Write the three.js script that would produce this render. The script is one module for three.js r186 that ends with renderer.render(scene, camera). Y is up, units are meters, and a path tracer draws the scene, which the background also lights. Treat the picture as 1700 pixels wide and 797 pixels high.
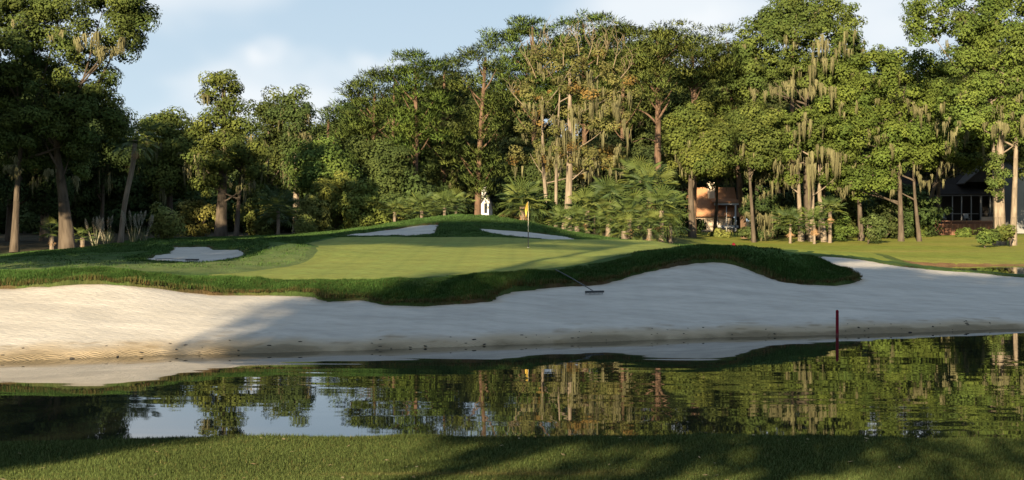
import * as THREE from 'three';
import { mergeGeometries } from 'three/addons/utils/BufferGeometryUtils.js';

// ---------------------------------------------------------------- camera, sky, sun, exposure
const F = 2200, EYE = 3.2, HY = 366;                       // focal length in photo pixels, eye above the water, row of the horizon
const scene = new THREE.Scene();
const camera = new THREE.PerspectiveCamera(2 * Math.atan(398.5 / F) * 180 / Math.PI, 1700 / 797, 0.5, 3000);
camera.position.set(0, EYE, 0);
camera.lookAt(0, EYE, -100);
camera.setViewOffset(1700, 797, 0, 398.5 - HY, 1700, 797);
camera.updateProjectionMatrix();

const SUN_AZ = 17 * Math.PI / 180, SUN_EL = 16 * Math.PI / 180;   // behind the viewer, a little to the left
const sunDir = new THREE.Vector3(-Math.sin(SUN_AZ) * Math.cos(SUN_EL), Math.sin(SUN_EL), Math.cos(SUN_AZ) * Math.cos(SUN_EL));
const renderer = new THREE.WebGLRenderer({ antialias: true });
renderer.toneMapping = THREE.LinearToneMapping;
renderer.toneMappingExposure = 2.95;
renderer.shadowMap.enabled = true;
const sun = new THREE.DirectionalLight(new THREE.Color(1.0, 0.80, 0.52), 5);
sun.position.copy(sunDir).multiplyScalar(200); sun.position.z -= 60;
sun.target.position.set(0, 0, -60);
sun.castShadow = true; sun.shadow.mapSize.set(4096, 4096);
Object.assign(sun.shadow.camera, { left: -120, right: 120, top: 120, bottom: -120, near: 1, far: 600 });
scene.add(sun, sun.target);

// ---------------------------------------------------------------- numbers
function RNG(a) { return () => { a |= 0; a = a + 0x6D2B79F5 | 0; let t = Math.imul(a ^ a >>> 15, 1 | a); t = t + Math.imul(t ^ t >>> 7, 61 | t) ^ t; return ((t ^ t >>> 14) >>> 0) / 4294967296; }; }
const hash = (x, y, z = 0) => { let h = Math.imul(x, 374761393) + Math.imul(y, 668265263) + Math.imul(z, 2147483647 ^ 1274126177) | 0; h = Math.imul(h ^ h >>> 13, 1274126177); return ((h ^ h >>> 16) >>> 0) / 4294967296; };
const smooth = (a, b, x) => { const t = Math.min(1, Math.max(0, (x - a) / (b - a))); return t * t * (3 - 2 * t); };
const mix = (a, b, t) => a + (b - a) * t, clamp = (x, a, b) => Math.min(b, Math.max(a, x));
function noise(x, y, per = 0) {                            // value noise, -1 .. 1
  const xi = Math.floor(x), yi = Math.floor(y), fx = x - xi, fy = y - yi, u = fx * fx * (3 - 2 * fx), v = fy * fy * (3 - 2 * fy);
  const w = (a) => per ? ((a % per) + per) % per : a;
  const h = (a, b) => hash(w(a), w(b), 7);
  return 2 * mix(mix(h(xi, yi), h(xi + 1, yi), u), mix(h(xi, yi + 1), h(xi + 1, yi + 1), u), v) - 1;
}
function fbm(x, y, oct = 4, per = 0) { let s = 0, a = 0.5, p = per; for (let i = 0; i < oct; i++) { s += a * noise(x + i * 17 * (per ? 0 : 1), y, p); x *= 2; y *= 2; p *= 2; a *= 0.5; } return s; }
function piecewise(pts, x) {
  if (x <= pts[0][0]) return pts[0][1];
  for (let i = 1; i < pts.length; i++) if (x <= pts[i][0]) return mix(pts[i - 1][1], pts[i][1], (x - pts[i - 1][0]) / (pts[i][0] - pts[i - 1][0]));
  return pts[pts.length - 1][1];
}
const V = (x, y, z) => new THREE.Vector3(x, y, z);
const at = (px, py, D) => [(px - 850) / F * D, EYE - (py - HY) * D / F, D];   // photo pixel at a distance -> [x, height, distance]
const rgb = (r, g, b) => new THREE.Color().setRGB(r, g, b);

// ---------------------------------------------------------------- sky: evening air with thin cloud
{
  const W = 1024, H = 512, d = new Float32Array(W * H * 4);
  const puffs = [[435, 100, 45, 26, .5], [395, 125, 60, 20, .3], [630, 118, 45, 18, .5], [1190, 35, 110, 30, .45], [520, 95, 60, 14, .25], [1480, 40, 70, 24, .2], [60, 60, 200, 40, .2]]
    .map(([px, py, rx, ry, s]) => [Math.atan2(px - 850, F), Math.atan2(HY - py, F), rx / F, ry / F, s]);
  for (let j = 0; j < H; j++) for (let i = 0; i < W; i++) {
    const el = ((j + .5) / H - .5) * Math.PI, th = ((i + .5) / W - .5) * 2 * Math.PI;
    const y = Math.sin(el), x = Math.cos(el) * Math.cos(th), z = Math.cos(el) * Math.sin(th);
    const k = Math.pow(clamp(1 - Math.max(y, 0), 0, 1), 1.9);
    let c = [mix(.03, .24, k), mix(.095, .288, k), mix(.19, .318, k)];
    const glow = Math.pow(Math.max(0, x * sunDir.x + y * sunDir.y + z * sunDir.z), 12);
    c = [c[0] + glow * .18, c[1] + glow * .13, c[2] + glow * .06];
    const q = 1 / (Math.max(y, 0) + .12), n = fbm(x * q * 1.6 + 9.3, z * q * 1.6 + 2.1, 5);
    let cl = smooth(-.12, .45, n) * .62;
    const az = Math.atan2(x, -z);
    for (const [pa, pe, ra, re, s] of puffs) {
      const dx = (az - pa) / ra, dy = (el - pe) / re, w = fbm(az * 60, el * 90, 4);
      cl = Math.max(cl, s * 1.6 * smooth(1.2, .1, Math.hypot(dx, dy) + w * 1.1));
    }
    cl *= smooth(-.02, .03, y);
    c = [mix(c[0], .36, cl), mix(c[1], .36, cl), mix(c[2], .36, cl)];
    if (y < 0) { const g = smooth(0, -.15, y); c = [mix(c[0], .05, g), mix(c[1], .06, g), mix(c[2], .04, g)]; }
    d.set([c[0], c[1], c[2], 1], (j * W + i) * 4);
  }
  const sky = new THREE.DataTexture(d, W, H, THREE.RGBAFormat, THREE.FloatType);
  sky.mapping = THREE.EquirectangularReflectionMapping; sky.magFilter = THREE.LinearFilter; sky.needsUpdate = true;
  scene.background = sky; scene.environment = sky;
}

// ---------------------------------------------------------------- naming
const used = new Map();
function numbered(n) { const k = used.get(n) ?? -1; used.set(n, k + 1); return k < 0 ? n : `${n}_${String(k + 1).padStart(3, '0')}`; }
function tag(o, label, category, group, kind) { if (label) o.userData.label = label; if (category) o.userData.category = category; if (group) o.userData.group = group; if (kind) o.userData.kind = kind; return o; }
function lit(o) { o.castShadow = true; o.receiveShadow = true; return o; }
function mesh(name, geo, mat, parent = scene) { const m = lit(new THREE.Mesh(geo, mat)); m.name = parent === scene ? numbered(name) : name; parent.add(m); return m; }
function thing(name, label, category, [x, y, D], group, turn = 0) { const g = new THREE.Group(); g.name = numbered(name); g.position.set(x, y, -D); g.rotation.y = turn; scene.add(g); return tag(g, label, category, group); }
function copy(src, label, [x, y, D], turn = 0, s = 1, group) {
  const c = src.clone(); c.name = numbered(src.name.replace(/_\d+$/, '')); c.userData = { ...src.userData }; delete c.userData.group; tag(c, label, null, group);
  c.position.set(x, y, -D); c.rotation.y = turn; Array.isArray(s) ? c.scale.set(...s) : c.scale.setScalar(s); scene.add(c); return c;
}
const structure = (name, geo, mat, label, category) => tag(mesh(name, geo, mat), label, category, null, 'structure');

// ---------------------------------------------------------------- textures and materials
function dataTex(n, fn, srgb = false, float = false) {
  const d = float ? new Float32Array(n * n * 4) : new Uint8Array(n * n * 4);
  for (let j = 0; j < n; j++) for (let i = 0; i < n; i++) { const c = fn(i / n, j / n, i, j); for (let k = 0; k < 3; k++) d[(j * n + i) * 4 + k] = float ? c[k] : clamp(Math.round(c[k] * 255), 0, 255); d[(j * n + i) * 4 + 3] = float ? 1 : 255; }
  const t = new THREE.DataTexture(d, n, n, THREE.RGBAFormat, float ? THREE.FloatType : THREE.UnsignedByteType);
  t.wrapS = t.wrapT = THREE.RepeatWrapping; t.magFilter = t.minFilter = THREE.LinearFilter; if (srgb) t.colorSpace = THREE.SRGBColorSpace; t.needsUpdate = true; return t;
}
const rt = RNG(5);
const grassTex = dataTex(512, (u, v) => { const n = fbm(u * 64, v * 64, 3, 64) * .5 + fbm(u * 8, v * 8, 3, 8) * .45; const s = .86 + n * .55 + (rt() - .5) * .2; return [s * (1 + .12 * fbm(u * 6 + 3, v * 6, 2, 6)), s, s * .95]; });
const grassBump = dataTex(512, (u, v) => { const n = .5 + fbm(u * 90, v * 90, 3, 90) * .6 + (rt() - .5) * .2; return [n, n, n]; });
const sandTex = dataTex(512, (u, v) => { const s = .93 + fbm(u * 10, v * 26, 4, 2) * .0 + fbm(u * 8, v * 24, 4, 8) * .1 + (rt() - .5) * .06; return [s, s * (.995), s * .985]; });
const sandBump = dataTex(512, (u, v) => { const n = .5 + fbm(u * 16, v * 40, 3, 8) * .35 + .12 * Math.sin(2 * Math.PI * (v * 34 + .8 * fbm(u * 4, v * 4, 2, 4))) + (rt() - .5) * .12; return [n, n, n]; });
const barkTex = dataTex(256, (u, v) => { const r = fbm(u * 12, v * 3, 4, 3) * .0 + noise(u * 14, v * 4, 14) * .22 + noise(u * 28, v * 10, 28) * .16; const s = .78 + r + (rt() - .5) * .12; return [s, s * .98, s * .95]; });
const plainTex = dataTex(128, (u, v) => { const s = .92 + fbm(u * 6, v * 6, 4, 6) * .16 + (rt() - .5) * .05; return [s, s, s]; });
const waterNormal = (() => {
  const n = 1024, S = 16, h = new Float32Array(n * n), r = RNG(77), waves = [];
  for (let i = 0; i < 46; i++) { const ky = Math.round(9 + r() * r() * 46), kx = Math.round((r() - .5) * ky * .5); waves.push([kx, ky * (r() < .8 ? 1 : -1), r() * 6.283, 1 / Math.hypot(kx, ky)]); }
  for (let j = 0; j < n; j++) for (let i = 0; i < n; i++) {
    let s = 0; for (const [kx, ky, p, a] of waves) s += a * Math.sin(6.2832 * (kx * i + ky * j) / n + p);
    h[j * n + i] = s * (.25 + 1.5 * smooth(-.35, .6, fbm(i / n * 5, j / n * 5, 3, 5)));
  }
  const k = n / S * .0011;                                  // slopes of a few thousandths: a nearly still pond
  return dataTex(n, (u, v, i, j) => {
    const gx = (h[j * n + (i + 1) % n] - h[j * n + (i + n - 1) % n]) / 2 * k, gy = (h[((j + 1) % n) * n + i] - h[((j + n - 1) % n) * n + i]) / 2 * k;
    const l = 1 / Math.hypot(gx, gy, 1); return [.5 - gx * l * .5, .5 - gy * l * .5, .5 + l * .5];
  }, false, true);
})();
const std = (o) => new THREE.MeshStandardMaterial({ roughness: .9, ...o });
const matte = (o) => new THREE.MeshPhysicalMaterial({ roughness: .9, specularIntensity: .15, ...o });
const M = {
  ground: matte({ vertexColors: true, map: grassTex, bumpMap: grassBump, bumpScale: .03, roughness: .95 }),
  turf: matte({ vertexColors: true, map: grassTex, bumpMap: grassBump, bumpScale: .006, roughness: .9 }),
  sand: matte({ vertexColors: true, map: sandTex, bumpMap: sandBump, bumpScale: .036, roughness: .97 }),
  water: new THREE.MeshPhysicalMaterial({ color: rgb(.012, .014, .009), roughness: .015, ior: 1.55, normalMap: waterNormal, normalScale: new THREE.Vector2(1, 1) }),
  leaf: matte({ vertexColors: true, roughness: .75, side: THREE.DoubleSide }),
  moss: matte({ vertexColors: true, roughness: 1, side: THREE.DoubleSide }),
  blade: matte({ vertexColors: true, roughness: .85, side: THREE.DoubleSide }),
  bark: matte({ color: rgb(.10, .082, .065), map: barkTex, bumpMap: barkTex, bumpScale: .05 }),
  pinebark: matte({ color: rgb(.15, .10, .07), map: barkTex, bumpMap: barkTex, bumpScale: .06 }),
  palebark: matte({ color: rgb(.24, .20, .155), map: barkTex, bumpMap: barkTex, bumpScale: .05 }),
  palmbark: matte({ color: rgb(.22, .18, .14), map: barkTex, bumpMap: barkTex, bumpScale: .05 }),
  twig: matte({ color: rgb(.2, .165, .11), map: barkTex }),
  frond: matte({ color: rgb(.062, .088, .021), roughness: .6, specularIntensity: .35, side: THREE.DoubleSide }),
  frond2: matte({ color: rgb(.095, .115, .026), roughness: .6, specularIntensity: .35, side: THREE.DoubleSide }),
  frond3: matte({ color: rgb(.036, .06, .019), roughness: .6, specularIntensity: .35, side: THREE.DoubleSide }),
  dead: matte({ color: rgb(.30, .19, .10), side: THREE.DoubleSide }),
  boot: matte({ color: rgb(.42, .27, .17), map: plainTex }),
  white: std({ color: rgb(.72, .70, .66), map: plainTex, roughness: .6 }),
  cream: std({ color: rgb(.62, .52, .40), map: plainTex }),
  roofRed: matte({ color: rgb(.44, .23, .125), map: plainTex, bumpMap: barkTex, bumpScale: .03 }),
  roofDark: matte({ color: rgb(.03, .026, .023), map: plainTex }),
  roofGrey: matte({ color: rgb(.09, .085, .08), map: plainTex }),
  wallDark: matte({ color: rgb(.045, .042, .04), map: plainTex }),
  wallBlue: matte({ color: rgb(.075, .11, .15), map: plainTex }),
  wallPale: matte({ color: rgb(.24, .245, .24), map: plainTex }),
  glass: new THREE.MeshPhysicalMaterial({ color: rgb(.02, .025, .03), roughness: .06, ior: 1.5 }),
  screen: std({ color: rgb(.03, .03, .03), roughness: .6 }),
  fence: matte({ color: rgb(.17, .085, .055), map: plainTex }),
  fence2: matte({ color: rgb(.22, .12, .08), map: plainTex }),
  red: matte({ color: rgb(.15, .01, .02), roughness: .6 }),
  redDirt: std({ color: rgb(.12, .02, .02), roughness: .8 }),
  black: std({ color: rgb(.012, .016, .02), roughness: .5 }),
  yellow: matte({ color: rgb(.62, .42, .08), side: THREE.DoubleSide, roughness: .8 }),
  ivory: std({ color: rgb(.62, .57, .42), roughness: .5 }),
  plume: matte({ color: rgb(.40, .36, .27), side: THREE.DoubleSide, roughness: 1 }),
};

// ---------------------------------------------------------------- terrain: heights relaxed between measured lines
const shoreD = (X) => X < -40 ? 20.9 : 34.1 + .33 * X + .25 * noise(X * .35, 3) + .1 * noise(X * 1.3, 9) + .03 * noise(X * 5, 4);
// foot of the grass lip = upper edge of the sand (photo pixel, row, distance)
const lipFoot = [[-330, 483, 36], [-150, 480, 36.5], [0, 478, 36.9], [100, 472, 37], [200, 467, 37.3], [240, 470, 37.5], [270, 477, 37.8], [300, 488, 38], [350, 487, 38.3], [400, 490, 38.6], [500, 489, 38.9], [525, 492, 38.7], [545, 503, 38], [575, 500, 38.2], [600, 495, 38.3], [640, 507, 37.8], [700, 508, 37.8], [760, 504, 38.2], [815, 500, 38.6], [824, 492, 39.8], [850, 485, 41], [900, 478, 42], [960, 474, 42.8], [1000, 472, 43.5], [1035, 465, 44.3], [1060, 452, 45], [1100, 445, 45.6], [1150, 437, 46.5], [1185, 430, 47], [1210, 433, 47.3], [1250, 447, 47], [1280, 460, 46.5], [1300, 470, 46], [1340, 475, 45.7], [1390, 475, 45.7], [1418, 469, 46.3], [1426, 463, 47.2]];
const sandBack = [[1405, 453, 50.5], [1375, 443, 55], [1352, 433, 60], [1342, 427, 65], [1385, 426, 68], [1430, 432, 64], [1500, 443, 59], [1560, 449, 57], [1620, 453, 56], [1700, 460, 54], [1950, 474, 52]];
const lipCrest = [[-330, 455, 37.5], [-150, 455, 37.8], [0, 452, 38.2], [100, 447, 38.2], [200, 443, 38.5], [260, 452, 38.9], [300, 460, 39.2], [400, 466, 39.6], [500, 469, 39.8], [600, 469, 39.4], [700, 466, 39.4], [730, 459, 40.2], [800, 456, 41.2], [850, 455, 42.4], [900, 452, 43.4], [1000, 445, 45.2], [1050, 430, 46.4], [1100, 418, 47.5], [1150, 408, 48.5], [1185, 403, 49.2], [1230, 406, 49.5], [1280, 410, 49.3], [1320, 414, 49], [1350, 424, 48.7], [1390, 443, 48.2], [1412, 457, 47.8]];
const leftBunker = [[243, 430, 58], [262, 437, 54.5], [330, 440, 53], [385, 436, 54.5], [408, 424, 58], [392, 414, 62.5], [378, 415, 62.5], [352, 415, 62.5], [340, 409, 65], [292, 409.5, 65.5], [287, 421, 61], [262, 424, 60]];
const backBunkerL = [[578, 391, 75.5], [645, 392, 74.5], [712, 387, 75.5], [720, 369, 81.5], [705, 371, 81.5], [670, 379, 80], [632, 384, 78.5], [600, 388, 77]];
const backBunkerR = [[792, 377, 80.5], [830, 380.5, 80.5], [880, 385, 80.5], [930, 392, 79.5], [957, 399.5, 77], [905, 400, 75.5], [855, 395, 75.5], [815, 388, 77]];
const W3 = (l) => l.map(([px, y, D]) => at(px, y, D));     // -> [X, height, D]
const foot3 = W3(lipFoot), back3 = W3(sandBack), crest3 = W3(lipCrest);

const GX0 = -64, GX1 = 84, GD0 = 18, GD1 = 112, GS = .5, GW = Math.round((GX1 - GX0) / GS) + 1, GH = Math.round((GD1 - GD0) / GS) + 1;
const farGround = (X, D) => {
  const u = X / Math.max(D, 30) * F + 850, right = piecewise([[60, .9], [92, .25], [130, .75], [165, 1.5], [180, 1.6], [400, 2.2]], D);
  return mix(piecewise([[60, 1.6], [112, 2], [400, 2.2]], D), right, smooth(1060, 1260, u)) + .12 * fbm(X * .05, D * .05, 3);
};
function solve(lines, nodes, init) {                       // membrane through fixed heights on the half-metre grid
  const z = new Float32Array(GW * GH), fix = new Uint8Array(GW * GH);
  for (let j = 0; j < GH; j++) for (let i = 0; i < GW; i++) { const X = GX0 + i * GS, D = GD0 + j * GS; z[j * GW + i] = init(X, D); if (!i || !j || i === GW - 1 || j === GH - 1) fix[j * GW + i] = 1; const f = nodes(X, D); if (f !== null) { z[j * GW + i] = f; fix[j * GW + i] = 1; } }
  for (const l of lines) for (let k = 0; k + 1 < l.length; k++) {
    const [a, b] = [l[k], l[k + 1]], n = Math.max(2, Math.ceil(Math.hypot(a[0] - b[0], a[2] - b[2]) / .15));
    for (let t = 0; t <= n; t++) { const i = Math.round((mix(a[0], b[0], t / n) - GX0) / GS), j = Math.round((mix(a[2], b[2], t / n) - GD0) / GS); if (i > 0 && j > 0 && i < GW - 1 && j < GH - 1) { z[j * GW + i] = mix(a[1], b[1], t / n); fix[j * GW + i] = 1; } }
  }
  for (let it = 0; it < 420; it++) for (let j = 1; j < GH - 1; j++) for (let i = 1; i < GW - 1; i++) { const k = j * GW + i; if (!fix[k]) z[k] += 1.88 * ((z[k - 1] + z[k + 1] + z[k - GW] + z[k + GW]) / 4 - z[k]); }
  for (let it = 0; it < 2; it++) { const o = z.slice(); for (let j = 1; j < GH - 1; j++) for (let i = 1; i < GW - 1; i++) { const k = j * GW + i; z[k] = o[k] * .4 + .15 * (o[k - 1] + o[k + 1] + o[k - GW] + o[k + GW]); } }
  return (X, D) => {
    const fx = clamp((X - GX0) / GS, 0, GW - 1.001), fy = clamp((D - GD0) / GS, 0, GH - 1.001), i = fx | 0, j = fy | 0, u = fx - i, v = fy - j, k = j * GW + i;
    return mix(mix(z[k], z[k + 1], u), mix(z[k + GW], z[k + GW + 1], u), v);
  };
}
const inGrid = (X, D) => X > GX0 + 1 && X < GX1 - 1 && D > GD0 + 1 && D < GD1 - 1;
const lift = (l, d) => l.map(([x, y, D]) => [x, y + d, D]);
const closed = (l) => [...l, l[0]];
const channel = (X, D) => X > 27.5 + .08 * Math.abs(D - 80) && D > 66 && D < 92.5 - smooth(30, 26, X) * 3;
const grassLines = [
  lift(foot3, .09), lift(back3, .06), crest3,
  // green: front to back, rising away from the viewer
  ...[[41.5, 520, 780], [46, 470, 900], [52, 500, 1000], [58, 520, 1080], [64, 540, 1090], [70, 560, 1080], [74.5, 480, 780]].map(([D, a, b]) => [0, .25, .5, .75, 1].map((t) => { const X = (mix(a, b, t) - 850) / F * D; return [X, 1.42 + (D - 40) * .0255, D]; })),
  W3([[800, 388, 74.5], [960, 403, 74.5], [1080, 412, 76], [1150, 405, 95]]),
  // back mound: ridge, and its far foot
  W3([[470, 396, 80], [500, 391, 82], [580, 383, 85], [650, 370, 85], [700, 361.5, 85], [760, 355, 85.5], [800, 355.5, 85.5], [840, 360, 85], [900, 372, 85], [950, 386, 84], [1020, 400, 82]]),
  W3([[745, 372, 79], [790, 372, 79.5]]), W3([[735, 384, 76], [800, 384, 76]]),
  W3([[480, 390, 96], [760, 393, 98], [1000, 396, 96]]),
  lift(W3(closed(backBunkerL)), .05), lift(W3(closed(backBunkerR)), .05), lift(W3(closed(leftBunker)), .07),
  // left of the green: shoulder, apron, the ridge behind the small bunker
  W3([[425, 402, 60], [470, 402, 58], [505, 408, 56], [500, 422, 52]]), W3([[440, 425, 53], [425, 440, 50], [400, 447, 47]]),
  W3([[-200, 440, 60], [0, 430, 66], [80, 420, 67], [150, 411, 67], [220, 402, 68.5], [300, 399, 69], [390, 399, 69], [460, 395, 72]]),
  W3([[-200, 445, 50], [0, 440, 52], [120, 438, 51], [220, 442, 49], [300, 450, 46]]),
  W3([[-100, 432, 75], [110, 418, 76], [200, 407, 84], [300, 402, 84], [400, 398, 84]]),
  // behind the right mound, and the low ground on the right
  W3([[1090, 421, 54], [1185, 413, 56], [1280, 415, 57], [1330, 422, 57]]),
  W3([[1130, 410, 70], [1250, 409, 74], [1350, 417, 74], [1420, 420, 78], [1470, 421, 90]]),
  W3([[1520, 436, 93.5], [1600, 437, 94.5], [1750, 438, 95], [1900, 440, 95]]),
  W3([[1440, 428, 67], [1500, 439, 62], [1560, 446, 59.5], [1620, 450, 58.5], [1700, 457.5, 56.5], [1950, 472, 54]]),
];
const grassBase = solve(grassLines, (X, D) => {
  const s = shoreD(X);
  if (D < s - 1.2) return -.7;
  if (Math.abs(D - s) < .4) return X > foot3[0][0] && X < 25 ? -.12 : .05;
  if ((X < -20 || X > 30) && D < 60 && D > s + 1 && D < s + 2) return .8;
  if (channel(X, D)) return -.4;
  return null;
}, (X, D) => D < shoreD(X) ? -.7 : farGround(X, D));
const sandBase = solve([foot3, back3], (X, D) => {
  const s = shoreD(X);
  if (D < s - 1.2) return -.5;
  if (Math.abs(D - s) <= .26) return 0;
  return null;
}, (X, D) => D < shoreD(X) ? -.5 : 1);
const smallSand = [leftBunker, backBunkerL, backBunkerR].map((l) => ({ poly: W3(l), h: solve([W3(closed(l))], () => null, () => 2) }));

// signed distance to a polygon of [X, , D]; negative inside
function sdf(poly, X, D) {
  let d = 1e9, c = false;
  for (let i = 0, j = poly.length - 1; i < poly.length; j = i++) {
    const ax = poly[i][0], ay = poly[i][2], bx = poly[j][0], by = poly[j][2], ex = bx - ax, ey = by - ay, wx = X - ax, wy = D - ay;
    const t = clamp((wx * ex + wy * ey) / (ex * ex + ey * ey), 0, 1), qx = wx - ex * t, qy = wy - ey * t;
    d = Math.min(d, qx * qx + qy * qy);
    if ((ay > D) !== (by > D) && X < ex * (D - ay) / (by - ay) + ax) c = !c;
  }
  return c ? -Math.sqrt(d) : Math.sqrt(d);
}
const bunkerPoly = [...foot3, ...back3, [30, 0, 47], [30, 0, 40], [10, 0, 35], [-6, 0, 29.5], [-20, 0, 25]];
const ragged = (X, D) => (.08 + .1 * noise(X * .4, 2)) * noise(X * 1.6, D * 1.6) + .08 * noise(X * 4.5, D * 4.5) + .03 * noise(X * 11, D * 11);
const bunkerSd = (X, D) => (X < -22 || X > 32 || D < 24 || D > 70) ? 9 : sdf(bunkerPoly, X, D) + ragged(X, D);
const smallSd = (k, X, D) => (D < 50 || D > 84 || X < -24 || X > 8) ? 9 : sdf(smallSand[k].poly, X, D) + ragged(X, D) - [.15, .4, .4][k];
function sandHeight(X, D) { return sandBase(X, D) + .09 * smooth(0, .22, D - shoreD(X)) - .09 * smooth(2, 6, D - shoreD(X)) + .025 * noise(X * .7, D * .7) + .012 * noise(X * 2.3, D * 2.3); }
const nearBank = (X, D) => piecewise([[5, 1.55], [12.2, .84], [15.7, .61], [16.5, .36], [17.5, -.12], [19, -.7]], D + .25 * noise(X * .3, 1) + .0055 * X * X) + .03 * noise(X * .8, D * .8);
function rawGround(X, D) {
  if (D < 20) return nearBank(X, D);
  if (!inGrid(X, D)) return D < shoreD(clamp(X, GX0, 45)) ? -.7 : mix(grassBase(X, D), farGround(X, D), smooth(GD1 - 14, GD1, D) || (X < GX0 + 1 || X > GX1 - 1 ? 1 : 0));
  return mix(grassBase(X, D), farGround(X, D), smooth(GD1 - 14, GD1 - 1, D));
}
function groundHeight(X, D) {                              // the grass surface, sunk below the sand inside the bunkers
  let h = rawGround(X, D);
  if (D > 24) {
    h += (.03 * noise(X * .9, D * .9) + .035 * noise(X * 2.6, D * 2.6)) * smooth(0, 1.5, D - shoreD(X)) * (greenSd(X, D) > .2 ? 1 : .15);
    const s = bunkerSd(X, D);
    if (s < 0) h = mix(h, sandHeight(X, D) - .4, smooth(0, .22, -s));
    for (let k = 0; k < 3; k++) { const q = smallSd(k, X, D); if (q < 0) h = mix(h, smallSand[k].h(X, D) - .5, smooth(0, .3, -q)); }
  }
  return h;
}
const greenPoly = W3([[345, 462, 41], [420, 468, 40.4], [520, 470.5, 40.4], [600, 470.5, 40.2], [700, 466, 40.4], [790, 457, 42], [880, 453, 44.5], [980, 446, 47], [1060, 432, 50], [1110, 420, 55], [1130, 410, 68], [1060, 405, 74], [960, 402, 74], [860, 397, 73.5], [770, 392, 73], [650, 394, 73], [560, 394, 73], [515, 402, 66], [530, 415, 58], [520, 428, 52], [470, 442, 46.5], [400, 455, 43]]);
const greenSd = (X, D) => (D < 38 || D > 76 || X < -14 || X > 14) ? 9 : sdf(greenPoly, X, D) + .12 * noise(X * .5, D * .5);
const fairwayPoly = [[11, 0, 78], [17, 0, 72], [22, 0, 76], [26, 0, 94], [45, 0, 97], [80, 0, 97], [105, 0, 130], [85, 0, 166], [62, 0, 163], [48, 0, 156], [36, 0, 157], [28, 0, 168], [21, 0, 166], [19, 0, 130], [13, 0, 100]];
const fairwaySd = (X, D) => (D < 68 || D > 175 || X < 5) ? 9 : sdf(fairwayPoly, X, D) + .8 * noise(X * .12, D * .12);

function sheet(xs, ds, height, color, keep, uvScale) {
  const nx = xs.length, nd = ds.length, pos = new Float32Array(nx * nd * 3), uv = new Float32Array(nx * nd * 2), col = new Float32Array(nx * nd * 3), use = new Uint8Array(nx * nd), index = [];
  for (let j = 0; j < nd; j++) for (let i = 0; i < nx; i++) {
    const k = j * nx + i, X = xs[i], D = ds[j];
    use[k] = !keep || keep(X, D) ? 1 : 0; if (!use[k]) continue;
    pos.set([X, height(X, D), -D], k * 3); uv.set([X * uvScale, D * uvScale], k * 2);
    const c = color(X, D); col.set(c, k * 3);
  }
  for (let j = 0; j + 1 < nd; j++) for (let i = 0; i + 1 < nx; i++) { const a = j * nx + i, b = a + 1, c = a + nx, d = c + 1; if (use[a] && use[b] && use[c] && use[d]) index.push(a, b, d, a, d, c); }
  const map = new Int32Array(nx * nd).fill(-1), P = [], U = [], C = []; let n = 0;
  for (let q = 0; q < index.length; q++) { const k = index[q]; if (map[k] < 0) { map[k] = n++; P.push(pos[k * 3], pos[k * 3 + 1], pos[k * 3 + 2]); U.push(uv[k * 2], uv[k * 2 + 1]); C.push(col[k * 3], col[k * 3 + 1], col[k * 3 + 2]); } index[q] = map[k]; }
  const g = new THREE.BufferGeometry();
  g.setAttribute('position', new THREE.Float32BufferAttribute(P, 3)); g.setAttribute('uv', new THREE.Float32BufferAttribute(U, 2)); g.setAttribute('color', new THREE.Float32BufferAttribute(C, 3));
  g.setIndex(index); g.computeVertexNormals(); return g;
}
function steps(spans) { const o = []; for (const [a, b, s0, s1] of spans) { let x = a; while (x < b - 1e-6) { o.push(x); x += mix(s0, s1 ?? s0, (x - a) / (b - a)); } } o.push(spans[spans.length - 1][1]); return o; }
const mulc = (c, s) => [c[0] * s, c[1] * s, c[2] * s];
const mixc = (a, b, t) => [mix(a[0], b[0], t), mix(a[1], b[1], t), mix(a[2], b[2], t)];
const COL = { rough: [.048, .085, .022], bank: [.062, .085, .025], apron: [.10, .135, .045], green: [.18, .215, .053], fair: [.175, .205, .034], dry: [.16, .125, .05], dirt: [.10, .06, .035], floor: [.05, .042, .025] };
function grassColor(X, D) {
  const n = fbm(X * .35, D * .35, 4), n2 = noise(X * 1.7, D * 1.7);
  let c = mulc(COL.rough, 1 + .25 * n + .15 * n2);
  if (D < 22) { c = mulc(COL.bank, 1 + .3 * n + .15 * n2); c = mixc(c, COL.dry, smooth(.1, .6, fbm(X * .22 + 5, D * .9, 3)) * .35); if (D > 16) c = mixc(c, COL.dirt, smooth(16.6, 17.2, D)); return c; }
  if (D > 90 || X > 20) c = mixc(c, mulc([.14, .16, .035], 1 + .3 * n), smooth(88, 96, D) * smooth(10, 20, X) + smooth(20, 26, X) * .6 * (D < 92 ? 1 : 0));
  // close-mown apron between the left bunkers and the lip
  if (D < 66 && X < -3) c = mixc(c, mulc(COL.apron, 1 + .15 * n), smooth(41, 43, D) * smooth(60, 52, D) * smooth(-5, -8, X));
  const s = Math.min(bunkerSd(X, D), smallSd(0, X, D), smallSd(1, X, D), smallSd(2, X, D));
  c = mixc(c, mulc(COL.dirt, .8 + .4 * n2), smooth(.12, -.03, s + .1 * noise(X * 2.3, D * 2.3)) * (.2 + .65 * smooth(-.35, .5, noise(X * .7 + 3, D * .7))));
  if (D > 92 && D < 97 && X > 24) c = mixc(c, [.17, .10, .05], smooth(95.2, 94.2, D));
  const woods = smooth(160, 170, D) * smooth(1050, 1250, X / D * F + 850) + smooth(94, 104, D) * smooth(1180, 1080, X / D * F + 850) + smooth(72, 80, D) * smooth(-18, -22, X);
  return mixc(c, mulc(COL.floor, 1 + .4 * n), clamp(woods, 0, 1));
}
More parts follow.
